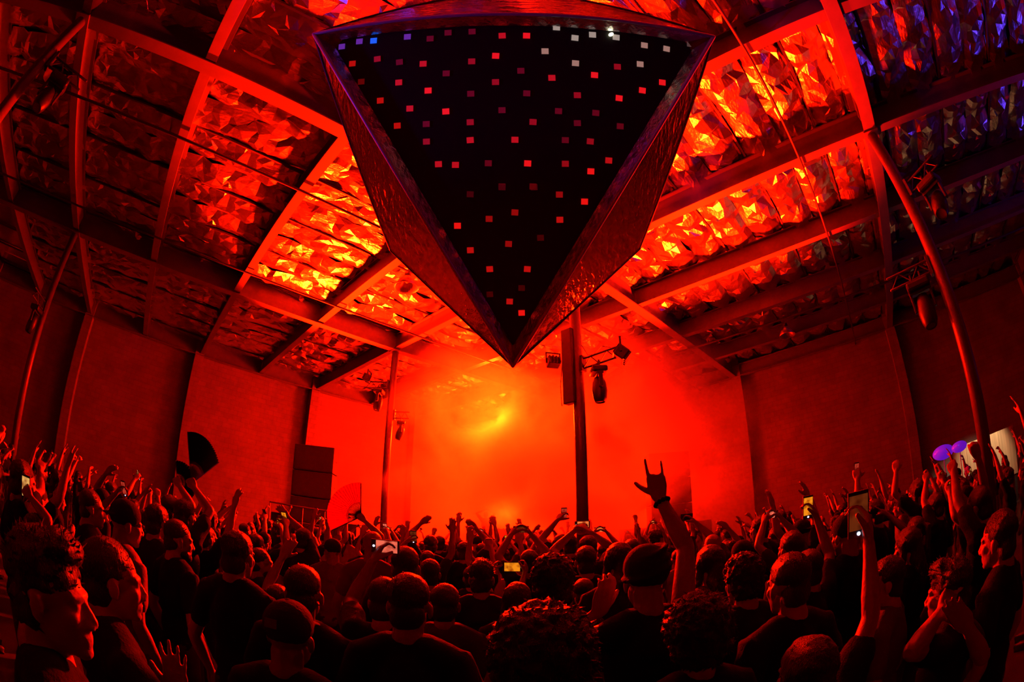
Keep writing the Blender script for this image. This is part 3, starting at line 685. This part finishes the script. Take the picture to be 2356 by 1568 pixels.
# ---- people who can be told apart, from the front row of the picture backwards
def stood(px, py, w, kk=.19, face=None, hmin=1.52, hmax=1.95):
    """ground position of somebody whose head top is seen at px,py and whose head looks w pixels wide"""
    r = ray(px, py); hr = math.hypot(r.x, r.y); d = kk * FOC / w
    z = CAMZ + d * r.z / hr; z2 = max(hmin, min(hmax, z))
    if abs(z2 - z) > .01 and abs(r.z) > .03:
        d2 = (z2 - CAMZ) / (r.z / hr)
        if .6 < d2 < 1.6 * d and d2 > .5 * d: d = d2
    for k in range(0, 13):                       # step back or forward along the line of sight until there is room to stand
        for s in ((1, -1) if k else (1,)):
            dk = d * (1 + .035 * k * s); zk = CAMZ + dk * r.z / hr
            if free(r.x / hr * dk, r.y / hr * dk, .44) and hmin - .06 < max(hmin, min(hmax, zk)) < hmax + .04 and (k == 0 or hmin - .1 < zk < hmax + .05):
                return Vector((r.x / hr * dk, r.y / hr * dk, 0)), max(hmin - .05, min(hmax, zk)), dk
    return Vector((r.x / hr * d, r.y / hr * d, 0)), z2, d
def hero(px, py, w, hairk, shirt, label, arms=(), sk=0, turn=0, sleeve='short', tilt=(0, 0), fem=False, hm=None, kk=.19, voxel=None, dec=.45, abs_face=None, group='dancing crowd'):
    """arms: (side, px, py, extra distance, pose, elbow hint); turn: degrees of body yaw away from the stage"""
    p, hgt, d = stood(px, py, w, kk)
    face = math.atan2(STAGE.y - p.y, STAGE.x - p.x) + math.radians(turn)
    k = hgt / 1.755; Wm = Matrix.Translation(p) @ Matrix.Rotation(face - PI / 2, 4, 'Z') @ Matrix.Scale(k, 4); Wi = Wm.inverted()
    aa = []; have = set()
    for a in arms:
        side, ax, ay, ed, pose = a[:5]; hint = Vector(a[5]) if len(a) > 5 and a[5] else None
        if ax is None: tg = Vector(ay); palm = (0, 1, 0)
        else: tg = Wi @ (CAM + ray(ax, ay) * ((p - Vector((0, 0, 0))).length + ed)); v_ = Wi.to_3x3() @ (Wm @ tg - CAM); palm = (v_.x, v_.y, 0)
        if pose == 'hold': palm = (-side * .8, .5, 0)
        fd = Vector(a[6]) if len(a) > 6 and a[6] else None
        aa.append((side, tg, pose, palm, fd, hint)); have.add(side)
    for s in (-1, 1):
        if s not in have: aa.append((s, DOWN[s], 'relax', (-s, .2, 0), Vector((0, .1, -1)), Vector((s * .4, -.8, 0))))
    hR = Matrix.Rotation(math.radians(tilt[1]), 4, 'Z') @ Matrix.Rotation(math.radians(tilt[0]), 4, 'X')
    vx = voxel or (.0065 if d < 2.6 else .008)
    mb, sh, info = body_parts(aa, vx, hR, sleeve, fem)
    pr = (remesh(mb, vx, 2, dec, 'body'), remesh(sh, .014, 2, None, 'shirt', disp(wrinkle, .022)))
    t = person(p, face, hgt, pr, hairk, sk, shirt, label, group, hm, headm=hR)
    occupied.append((p.x, p.y)); return t, info, Wm
def hold_phone(h, side, label, land=False, sc_i=None, lit=True, px=None):
    t, info, Wm = h; s0, el, wr, Mh = info[side]
    pos = Mh @ Vector((0, .022, .112)); Wp = Wm @ pos
    # the screen looks back at the owner's face
    z = Vector((0, 0, 1)); y = (Wp - (Wm @ HC)); fv = Wm.to_3x3() @ Vector((0, 1, 0)); y = Vector((y.x + fv.x * .4, y.y + fv.y * .4, y.z * .35)).normalized(); x = y.cross(z).normalized(); z = x.cross(y)
    R = Matrix((x, y, z)).transposed()
    if land: R = R @ Matrix.Rotation(PI / 2 * (-1 if side > 0 else 1), 3, 'Y')
    Mw = Matrix.Translation(Wp) @ R.to_4x4()
    return phone(Mw, label, sc_i, lit)

hero(100, 1228, 215, 'quiff', 'black', 'man in sharp profile with tousled hair at the lower left corner', turn=-38, kk=.215, tilt=(6, -18), hm=hairb, sk=2)
hero(252, 1240, 140, 'short', 'navy', 'man in profile close behind the tousled-haired man at the lower left', turn=-26, tilt=(4, -10), sk=0, kk=.2, arms=[(1, 408, 1600, .15, 'open', None, (0, .05, 1))])
tcap, _, _ = hero(662, 1386, 140, 'cap', 'black', 'person in a dark cap low in the frame left of centre', kk=.2, sk=1)
cm = [c for c in tcap.children if c.name.startswith('cap')][0]
pt = MB().box((-.022, -.006, -.016), (.022, .002, .016), Matrix.Translation((-.012, -.113, .068)) @ Matrix.Rotation(-.12, 4, 'X')).build('patch', cloth['grey'], cm)
hero(697, 1302, 104, 'fade', 'black', 'man with one ear lit red directly behind the dark cap', tilt=(0, 8))
hero(548, 1222, 84, 'short', 'black', 'tall broad-shouldered man in black whose head hides the bearded man', kk=.2)
beards = [hero(600, 1262, 54, 'fade', 'charcoal', 'bearded man in profile just right of the broad-shouldered man in black', turn=-25, tilt=(5, -25))]
hero(941, 1322, 113, 'fade', 'black', 'man with cropped hair and bare neck in the lower middle of the crowd', sk=0)
hero(1024, 1343, 84, 'short', 'grey', 'man in a pale crumpled shirt right beside the man with the bare neck', kk=.2)
hero(1248, 1428, 236, 'bush', 'black', 'person with a huge curly mop of hair at the bottom centre', kk=.235)
hero(1190, 1341, 74, 'long', 'charcoal', 'woman with long straight dark hair just above the curly mop', kk=.18, fem=True)
hero(1271, 1284, 97, 'curly', 'black', 'man with a tall rounded crop of hair right of the lit phone', kk=.2)
hero(1342, 1332, 60, 'fade', 'charcoal', 'short man between the rounded crop and the headscarf')
h = hero(1487, 1262, 112, 'wrap', 'black', 'person in a knotted headscarf and sleeveless top making the horns sign', kk=.205, sleeve='none', sk=0,
     arms=[(1, 1516, 1142, .28, 'horns', (.9, -.2, -.6), (-.12, .0, 1)), (-1, None, (-.15, .13, 1.50), 0, 'relax', (-.7, .15, -.9), (.3, .1, .9))])
t, info, Wm = h; wb = MB(); Mh = info[1][3]
d_ = (info[1][2] - info[1][1]).normalized(); q_ = info[1][2] - d_ * .03
for k_ in range(10):
    a_ = 2 * PI * k_ / 10; u_ = d_.orthogonal().normalized(); v_ = d_.cross(u_); wb.ell(q_ + (u_ * math.cos(a_) + v_ * math.sin(a_)) * .031, (.011, .011, .011), None, 8, 6)
wb.build('beaded_bracelet', cloth['black'], t, smooth=True)
hero(1634, 1256, 70, 'long', 'tan', 'woman with dark hair right behind the raised horns arm', kk=.19, fem=True)
hero(1711, 1280, 92, 'curly', 'charcoal', 'man with thick curls and red-lit ear left of the square haircut', kk=.2)
hero(1817, 1275, 108, 'fade', 'black', 'man with a square haircut and wide dark shoulders', kk=.2)
hero(1605, 1392, 140, 'bush', 'black', 'person with a round dark afro at the bottom right of centre', kk=.235, sk=1)
hero(2040, 1282, 96, 'short', 'grey', 'man in a pale tee shirt looking left at the lower right', turn=22, tilt=(4, 30), kk=.2)
hero(2090, 1215, 62, 'long', 'black', 'woman with long dark hair between the pale tee shirt and the balloons', kk=.18, fem=True)
h = hero(1866, 1468, 128, 'long', 'black', 'woman low in the frame stretching a long bare arm up to a big phone', kk=.185, arms=[(1, 2000, 1234, .30, 'hold', (.9, -.3, -.6))], fem=True, sk=2)
hold_phone(h, 1, 'big phone with a dim picture held by the long bare arm at the right', sc_i=5)
hero(2190, 1290, 110, 'quiff', 'black', 'person clasping hands in the dark lower right', kk=.2, arms=[(-1, 2170, 1400, -.1, 'flat'), (1, 2225, 1440, -.1, 'flat')], turn=10)
hero(2300, 1175, 105, 'short', 'black', 'tall dark figure at the right edge of the crowd', kk=.2)
hero(933, 1258, 76, 'short', 'black', 'man with full dark hair under the pink-lit phone', kk=.19, tilt=(0, 5))
hero(990, 1286, 54, 'short', 'charcoal', 'man half hidden right of the full dark hair')
hero(1108, 1291, 68, 'quiff', 'charcoal', 'man with a lit forelock behind the raised watch arm', kk=.19)
h = hero(1118, 1350, 66, 'short', 'white', 'person in a pale shirt filming with both arms up in the centre', kk=.18, arms=[(-1, 1133, 1308, .30, 'hold', (-.3, -.2, -1)), (1, 1213, 1306, .30, 'hold', (.8, 0, -.8))])
t, info, Wm = h
a_, b_ = Wm @ (info[-1][3] @ Vector((0, .02, .07))), Wm @ (info[1][3] @ Vector((0, .02, .07))); m_ = a_.lerp(b_, .62)
y_ = (m_ - CAM).normalized(); z_ = Vector((0, 0, 1)); x_ = y_.cross(z_).normalized(); z_ = x_.cross(y_)
phone(Matrix.Translation(m_) @ (Matrix((x_, y_, z_)).transposed() @ Matrix.Rotation(-PI / 2, 3, 'Y')).to_4x4(), 'wide-held phone showing an orange picture in the very centre of the crowd', 0, s=1.15)
wt = MB().tube([info[-1][2] - (info[-1][2] - info[-1][1]).normalized() * .055, info[-1][2] - (info[-1][2] - info[-1][1]).normalized() * .02], .035, 14); wt.build('wristwatch', black_pl, t, smooth=True)
hero(1348, 1256, 64, 'short', 'black', 'man with rumpled dark hair left of the headscarf', kk=.19)
hero(1424, 1250, 54, 'long', 'charcoal', 'woman with smooth hair tucked behind the headscarf', kk=.17, fem=True)
hero(1452, 1240, 44, 'short', 'charcoal', 'man just above the headscarf wearer')
hero(1290, 1222, 34, 'fade', 'charcoal', 'man with round cropped head before the stage')
hero(1747, 1182, 40, 'short', 'black', 'man in a dark top standing tall right of the horns arm', kk=.19)
hero(1795, 1175, 26, 'fade', 'black', 'man further off with a round dark head right of the small bright phone')
hero(1945, 1186, 66, 'backcap', 'black', 'man in a cap at the right with his hair tied beneath', turn=-5)
hero(1820, 1222, 60, 'short', 'navy', 'man with a dark rounded head below the raised yellow phone', kk=.19)
hero(1900, 1252, 62, 'beanie', 'black', 'person in a beanie under the dark arm at the right')
hero(290, 1152, 74, 'backcap', 'tan', 'man in a light collar with his cap turned, at the left', turn=-10, tilt=(0, -14), kk=.2)
hero(212, 1128, 56, 'fade', 'black', 'tall man in profile above the left corner', turn=-14, tilt=(6, -15))
beards.append(hero(410, 1198, 70, 'fade', 'black', 'bearded man in a black shirt at the left', turn=-12, tilt=(0, -20)))
hero(364, 1160, 58, 'short', 'charcoal', 'man with a wide dark head under the big black fan', kk=.19)
hero(480, 1212, 40, 'short', 'charcoal', 'man in profile left of the tall broad man in black', turn=-20, tilt=(0, -20))
hero(765, 1240, 42, 'cap', 'tan', 'man in a cap turned towards the left loudspeakers', turn=30, tilt=(0, 30))
hero(858, 1216, 50, 'bald', 'red', 'man with a bare shaved head lit orange below the red fan')
hero(1310, 1306, 40, 'beanie', 'red', 'person in a beanie between the curly crop and the rumpled hair')
bm_ = MB(); bm_.ell((0, .060, -.100), (.040, .036, .034)); bm_.ell((.032, .035, -.075), (.034, .045, .036)); bm_.ell((-.032, .035, -.075), (.034, .045, .036)); beard_me = remesh(bm_, .006, 2, .5, 'beard', disp(strand, .01))
for t, info, Wm in beards:
    hb_ = [c for c in t.children if c.name.startswith('hair')][0]; e = put('beard', beard_me, t); e.matrix_local = hb_.matrix_local.copy(); assign(e, hairm)
# raised arms that stand out
h = hero(886, 1330, 82, 'fade', 'black', 'man with a bare arm stretched up to a pink-lit phone', kk=.17, arms=[(-1, 858, 1290, .35, 'hold', (-.6, 0, -1))])
hold_phone(h, -1, 'phone with a pink screen held sideways above the full dark hair', land=True, sc_i=2)
hero(640, 1345, 62, 'short', 'charcoal', 'man lifting a big lit hand left of the red fan', kk=.17, arms=[(-1, 655, 1268, .3, 'open')])
hero(700, 1215, 40, 'short', 'charcoal', 'person waving an open hand in front of the left loudspeakers', arms=[(1, 655, 1178, .2, 'open')])
hero(1012, 1232, 28, 'short', 'black', 'person punching a clenched fist up before the smoke', arms=[(1, 1043, 1198, .3, 'fist')])
h = hero(1310, 1213, 34, 'short', 'charcoal', 'person stretching one arm left to lift a phone high', kk=.18, arms=[(-1, 1282, 1196, .1, 'hold')]); hold_phone(h, -1, 'upright phone lifted highest left of the dark column', sc_i=3)
h = hero(1352, 1232, 44, 'short', 'charcoal', 'person holding a phone sideways just left of the dark column foot', arms=[(-1, 1320, 1222, .25, 'hold'), (1, 1358, 1224, .25, 'hold')]); hold_phone(h, -1, 'sideways phone with an orange picture beside the dark column', land=True, sc_i=1)
h = hero(1640, 1226, 44, 'bald', 'charcoal', 'person with a shaved head lifting a long dark phone', arms=[(1, 1602, 1202, .25, 'hold')]); hold_phone(h, 1, 'long dark phone held flat right of the horns arm', land=True, lit=False)
h = hero(1860, 1265, 60, 'short', 'black', 'person with a curved bare arm lifting a bright yellow phone', kk=.17, arms=[(1, 1880, 1195, .35, 'hold')]); hold_phone(h, 1, 'bright yellow phone lifted by the curved arm at the right', sc_i=0)
h = hero(2010, 1150, 44, 'short', 'black', 'person pushing a phone far up over the right of the crowd', arms=[(-1, 1972, 1098, .1, 'hold')]); hold_phone(h, -1, 'phone pushed highest over the right of the crowd', sc_i=3)
h = hero(2110, 1100, 40, 'long', 'black', 'woman reaching up to the right of the tall phone', arms=[(-1, 2062, 1082, .0, 'relax')], fem=True)
hero(2150, 1135, 44, 'short', 'black', 'person with a thin arm straight up before the balloons', arms=[(-1, 2128, 1085, .3, 'fist')])
hero(2250, 1120, 60, 'short', 'black', 'person stretching two fists up under the bright-edged column', arms=[(-1, 2190, 1075, .2, 'fist'), (1, 2250, 1050, .2, 'fist')])
hero(55, 1060, 60, 'short', 'black', 'person punching one arm up at the far left edge', arms=[(1, 118, 1015, .8, 'fist')])
h = hero(85, 1185, 66, 'long', 'charcoal', 'woman holding a bright striped phone at the far left', arms=[(1, 68, 1140, .15, 'hold')], fem=True); hold_phone(h, 1, 'phone glowing yellow and pink at the far left', sc_i=4)
h = hero(350, 1175, 36, 'curly', 'black', 'person with a bent wrist raised against the dark red wall', arms=[(1, 368, 1078, .4, 'relax')])

# ---- the rest of the crowd
protos = []
UPF = (0, 1, .1)
POSES = [
    ('arms down', []),
    ('hands at chest', [(-1, (-.10, .22, 1.22), 'relax', (1, 0, 0), Vector((.4, .3, .9)), None), (1, (.10, .22, 1.24), 'relax', (-1, 0, 0), Vector((-.4, .3, .9)), None)]),
    ('waving one hand', [(1, (.26, .12, 2.0), 'open', UPF, None, Vector((1, 0, 0)))]),
    ('both hands high', [(1, (.30, .10, 1.98), 'open', UPF, None, Vector((1, 0, 0))), (-1, (-.28, .14, 1.95), 'open', UPF, None, Vector((-1, 0, 0)))]),
    ('fist raised', [(1, (.20, .22, 1.96), 'fist', UPF, None, Vector((1, 0, -.2)))]),
    ('horns sign raised', [(-1, (-.26, .14, 1.98), 'horns', UPF, None, Vector((-1, 0, 0)))]),
    ('filming overhead', [(1, (.10, .26, 1.90), 'hold', (-.9, .3, 0), Vector((-.5, .3, .8)), Vector((1, 0, -.5))), (-1, (-.10, .26, 1.90), 'hold', (.9, .3, 0), Vector((.5, .3, .8)), Vector((-1, 0, -.5)))]),
    ('lifting a phone', [(1, (.12, .30, 1.88), 'hold', (-.8, .5, 0), None, Vector((1, 0, -.4)))]),
    ('phone before face', [(1, (.08, .36, 1.62), 'hold', (-.8, .5, 0), Vector((-.1, .2, 1)), Vector((1, 0, -.8))), (-1, (-.07, .34, 1.60), 'hold', (.8, .5, 0), Vector((.1, .2, 1)), Vector((-1, 0, -.8)))]),
    ('arm bent overhead', [(-1, (-.12, .08, 1.93), 'relax', UPF, Vector((.7, .2, .6)), Vector((-1, 0, .2)))]),
    ('pointing ahead', [(1, (.16, .42, 1.82), 'point', (0, -.2, -1), None, Vector((1, 0, -.6)))]),
    ('arm held sideways', [(-1, (-.42, .22, 1.42), 'flat', (0, 0, -1), Vector((-.8, .5, 0)), Vector((-.6, -.3, -.6)))]),
]
for nm, arms in POSES:
    for mir in (1, -1):
        aa = []; have = set()
        for (s, tg, pose, palm, fd, hint) in arms:
            tg = Vector(tg); tg.x *= mir; palm = Vector(palm); palm.x *= mir
            fd = Vector((fd.x * mir, fd.y, fd.z)) if fd else None; hint = Vector((hint.x * mir, hint.y, hint.z)) if hint else None
            aa.append((s * mir, tg, pose, palm, fd, hint)); have.add(s * mir)
        for s in (-1, 1):
            if s not in have: aa.append((s, DOWN[s], 'relax', (-s, .2, 0), Vector((0, .1, -1)), Vector((s * .4, -.8, 0))))
        mb, sh, info = body_parts(aa, .010, None, 'short')
        protos.append((nm, remesh(mb, .010, 2, .45, 'body'), remesh(sh, .020, 2, .7, 'shirt', disp(wrinkle, .022)), info))
ph_pose = {6: 'land', 7: 'up', 8: 'up'}
cand = []; r2 = random.Random(11)
N_CROWD = 232
tries = 0
def region(x, y):
    az = math.degrees(math.atan2(y, x)); d = math.hypot(x, y)
    where = ('far right' if az < -8 else 'before right wall' if az < 12 else 'before right loudspeakers' if az < 29 else 'by dark column' if az < 38 else 'before mid stage' if az < 52
             else 'left of centre' if az < 62 else 'before left loudspeakers' if az < 72 else 'below black fan' if az < 86 else 'before left wall' if az < 100 else 'far left')
    dd = 'near' if d < 3.6 else 'middle rows' if d < 6 else 'some rows back' if d < 8.5 else 'far off' if d < 11.5 else 'front row'
    return where, dd
used_labels = set(); placed = 0
SH = ['black'] * 7 + ['charcoal'] * 4 + ['navy'] * 2 + ['grey', 'white', 'red', 'tan']
HK = ['short'] * 5 + ['fade'] * 4 + ['quiff', 'quiff', 'curly', 'curly', 'long', 'long', 'long', 'bun', 'ponytail', 'cap', 'cap', 'backcap', 'beanie', 'bald', 'bush']
colpos = [(BX[7], GY[4]), (BX[7], GY[3]), (BX[7], GY[2]), (BX[3], GY[4])]
booth_keep = [(sp_(a, 14.9, 0).x, sp_(a, 14.9, 0).y, 1.5) for a in (-7.5, -6, -4.7, 4.7, 6, 7.5)]
while placed < N_CROWD and tries < 40000:
    tries += 1
    az = math.radians(r2.uniform(-24, 116)); u = r2.random(); d = 2.5 + 11.2 * (u ** .80)
    x, y = d * math.cos(az), d * math.sin(az)
    if y > YW - .8 or x > XW - .8: continue
    spc = .50 if d < 9 else .58
    if not free(x, y, spc): continue
    if any(math.hypot(x - a, y - b) < .45 for a, b in colpos) or any(math.hypot(x - a, y - b) < c for a, b, c in booth_keep): continue
    f = x * sdir.x + y * sdir.y
    if f > 14.0: continue
    hgt = r2.gauss(1.73, .08); hgt = max(1.56, min(1.92, hgt))
    if d < 3.6: hgt = min(hgt, 1.70)
    up_ok = d > 3.4
    cen = 30 < math.degrees(az) < 66 and d < 10
    pw = [3, 2, 3, 2, 2, 1.4, 5.5 if cen else 2.2, 4 if cen else 2, 2.5 if cen else 1.2, 1.2, 1.0, .8] if up_ok else [6, 3, 0, 0, 0, 0, 0, 0, .6, 0, 0, 1]
    ok = False
    for _ in range(60):
        pi = r2.choices(range(12), pw)[0]; hk = r2.choice(HK); shc = r2.choice(SH); wh, dd = region(x, y)
        lab = '%s top, %s, %s, %s, %s' % (shc, HD[hk], protos[2 * pi][0], dd, wh)
        lab = 'person in ' + lab
        if lab not in used_labels: ok = True; break
    if not ok: continue
    used_labels.add(lab); occupied.append((x, y)); mir = r2.randrange(2)
    nm, bm, shm, info = protos[2 * pi + mir]
    face = math.atan2(STAGE.y - y, STAGE.x - x) + math.radians(r2.uniform(-14, 14))
    hR = None
    t = person((x, y), face, hgt, (bm, shm), hk, r2.choices((0, 1, 2), (5, 2, 3))[0], shc, lab, hairmat=r2.choice([hairm, hairm, hairb]) if HAIRN.get(hk) == 'hair' else None)
    if pi in ph_pose:
        Wm = body_matrix(t); side = (1, -1)[mir] if pi != 8 else 1
        if pi == 6: pos = (info[1][3] @ Vector((0, .02, .08))).lerp(info[-1][3] @ Vector((0, .02, .08)), .5)
        elif pi == 8: pos = (info[1][3] @ Vector((0, .02, .07))).lerp(info[-1][3] @ Vector((0, .02, .07)), .5)
        else: pos = info[side][3] @ Vector((0, .022, .112))
        Wp = Wm @ pos; y_ = Wp - (Wm @ HC); y_ = Vector((y_.x, y_.y, y_.z * .5)).normalized(); x_ = y_.cross(Vector((0, 0, 1))).normalized(); z_ = x_.cross(y_)
        R = Matrix((x_, y_, z_)).transposed()
        if pi == 6: R = R @ Matrix.Rotation(-PI / 2, 3, 'Y')
        lit = r2.random() < .88
        phone(Matrix.Translation(Wp) @ R.to_4x4(), '%s %s phone of %s-topped person, %s, %s, %s' % ('lit' if lit else 'dark', {6: 'sideways', 7: 'raised', 8: 'upright'}[pi], shc, HD[hk], dd, wh), None, lit)
    placed += 1
print('crowd placed', placed, 'people', PCOUNT[0])

# performer with both hands on the head
pp = sp_(-.25, 17.0, .95)
mb, sh, info = body_parts([(1, Vector((.10, .06, 1.80)), 'flat', (-1, 0, -.2), Vector((-.8, 0, .5)), Vector((1, 0, .1))), (-1, Vector((-.10, .06, 1.80)), 'flat', (1, 0, -.2), Vector((.8, 0, .5)), Vector((-1, 0, .1)))], .010)
t = person((pp.x, pp.y), math.atan2(-pp.y, -pp.x), 1.76, (remesh(mb, .01, 2, .5, 'body'), remesh(sh, .018, 2, None, 'shirt', disp(wrinkle, .02))), 'fade', 0, 'black', 'performer on the stage with both elbows raised in the smoke', 'performers')
t.location.z = .95

# folding fans
def fan(Mw, R, spread, label, m, n=22):
    t = bpy.data.objects.new('folding_fan', None); C.objects.link(t); t.matrix_world = Mw; tag(t, label, 'fan', 'folding fans over the crowd')
    v = []; f = []
    for i in range(2 * n + 1):
        a = -spread / 2 + spread * i / (2 * n); o = .012 * (1 if i % 2 else -1)
        for q, k in ((R * .38, .5), (R, 1)): v.append((q * math.sin(a), o * k, q * math.cos(a)))
        for q, k in ((R * .38, .5), (R, 1)): v.append((q * math.sin(a), o * k + .003, q * math.cos(a)))
    for i in range(2 * n):
        a = 4 * i; b = a + 4; f += [(a, b, b + 1, a + 1), (a + 2, a + 3, b + 3, b + 2), (a + 1, b + 1, b + 3, a + 3), (a, a + 2, b + 2, b)]
    MB().add(v, f).build('leaf', m, t)
    for i in range(0, n + 1, 1):
        a = -spread / 2 + spread * i / n
        MB().tube([(0, 0, 0), (R * (.97 if i in (0, n) else .42) * math.sin(a), -.006, R * (.97 if i in (0, n) else .42) * math.cos(a))], .006 if i in (0, n) else .0035, 4).build('rib', black_pl, t)
    return t
fanred = mat('red_fan_cloth', (.55, .10, .07), .7, 0, .1, 8); fanblk = cloth['black']
N_ = fanred.node_tree.nodes; L_ = fanred.node_tree.links; tr_ = N_.new('ShaderNodeBsdfTranslucent'); tr_.inputs[0].default_value = (.75, .2, .15, 1); mx_ = N_.new('ShaderNodeMixShader'); mx_.inputs[0].default_value = .75
L_.new(N_['Principled BSDF'].outputs[0], mx_.inputs[1]); L_.new(tr_.outputs[0], mx_.inputs[2]); L_.new(mx_.outputs[0], N_['Material Output'].inputs[0])
def face_cam(p, roll, yawoff=0):
    y = (p - CAM).normalized(); x = y.cross(Vector((0, 0, 1))).normalized(); z = x.cross(y)
    return Matrix.Translation(p) @ Matrix((x, y, z)).transposed().to_4x4() @ Matrix.Rotation(yawoff, 4, 'Z') @ Matrix.Rotation(roll, 4, 'Y')
h = hero(848, 1232, 34, 'short', 'charcoal', 'person lifting an open red fan', arms=[(1, 838, 1196, .1, 'fist')])
p = h[2] @ (h[1][1][3] @ Vector((0, .03, .07))); fan(face_cam(p, math.radians(-62)), .42, math.radians(118), 'open red folding fan lit from behind right of the loudspeakers', fanred)
h = hero(428, 1140, 46, 'short', 'black', 'person lifting a huge black fan against the wall', arms=[(1, 446, 1120, .2, 'fist')])
p = h[2] @ (h[1][1][3] @ Vector((0, .03, .07))); fan(face_cam(p, math.radians(18), math.radians(48)), .46, math.radians(75), 'huge black folding fan standing tall against the left wall', fanblk)
h = hero(395, 1130, 44, 'short', 'black', 'person with a ribbed open fan beside the huge black one', arms=[(1, 412, 1115, .2, 'fist')])
p = h[2] @ (h[1][1][3] @ Vector((0, .03, .07))); fan(face_cam(p, math.radians(70)), .22, math.radians(165), 'ribbed black folding fan spread wide beside the huge one', fanblk)


# ------------------------------------------------------------------ stage smoke
sm = bpy.data.materials.new('smoke'); sm.use_nodes = True; nt = sm.node_tree; N = nt.nodes; L = nt.links; N.clear()
out = N.new('ShaderNodeOutputMaterial'); vs = N.new('ShaderNodeVolumeScatter'); vs.inputs['Anisotropy'].default_value = .25; vs.inputs['Color'].default_value = (1, 1, 1, 1)
tc = N.new('ShaderNodeTexCoord'); ns = N.new('ShaderNodeTexNoise'); ns.inputs['Scale'].default_value = .42; ns.inputs['Detail'].default_value = 5; ns.inputs['Distortion'].default_value = .5
L.new(tc.outputs['Object'], ns.inputs[0]); mr = N.new('ShaderNodeMapRange'); mr.inputs[1].default_value = .47; mr.inputs[2].default_value = .60; mr.inputs[3].default_value = .03; mr.inputs[4].default_value = 1.3
L.new(ns.outputs[0], mr.inputs[0])
gr = N.new('ShaderNodeVectorMath'); gr.operation = 'DISTANCE'; gr.inputs[1].default_value = (14.2, 10.9, 3.7); L.new(tc.outputs['Object'], gr.inputs[0])
fr = N.new('ShaderNodeMapRange'); fr.inputs[1].default_value = 2.0; fr.inputs[2].default_value = 8.0; fr.inputs[3].default_value = 1; fr.inputs[4].default_value = .0; L.new(gr.outputs['Value'], fr.inputs[0])
mu = N.new('ShaderNodeMath'); mu.operation = 'MULTIPLY'; L.new(mr.outputs[0], mu.inputs[0]); L.new(fr.outputs[0], mu.inputs[1]); L.new(mu.outputs[0], vs.inputs['Density']); L.new(vs.outputs[0], out.inputs['Volume'])
try: sm.cycles.volume_step_rate = .45
except Exception: pass
o = box_obj('smoke', (6.5, 3.6, .3), (XW - .45, YW - .45, ZB - .02), sm); tag(o, 'thick glowing smoke drifting over the stage', 'smoke', None, 'stuff')
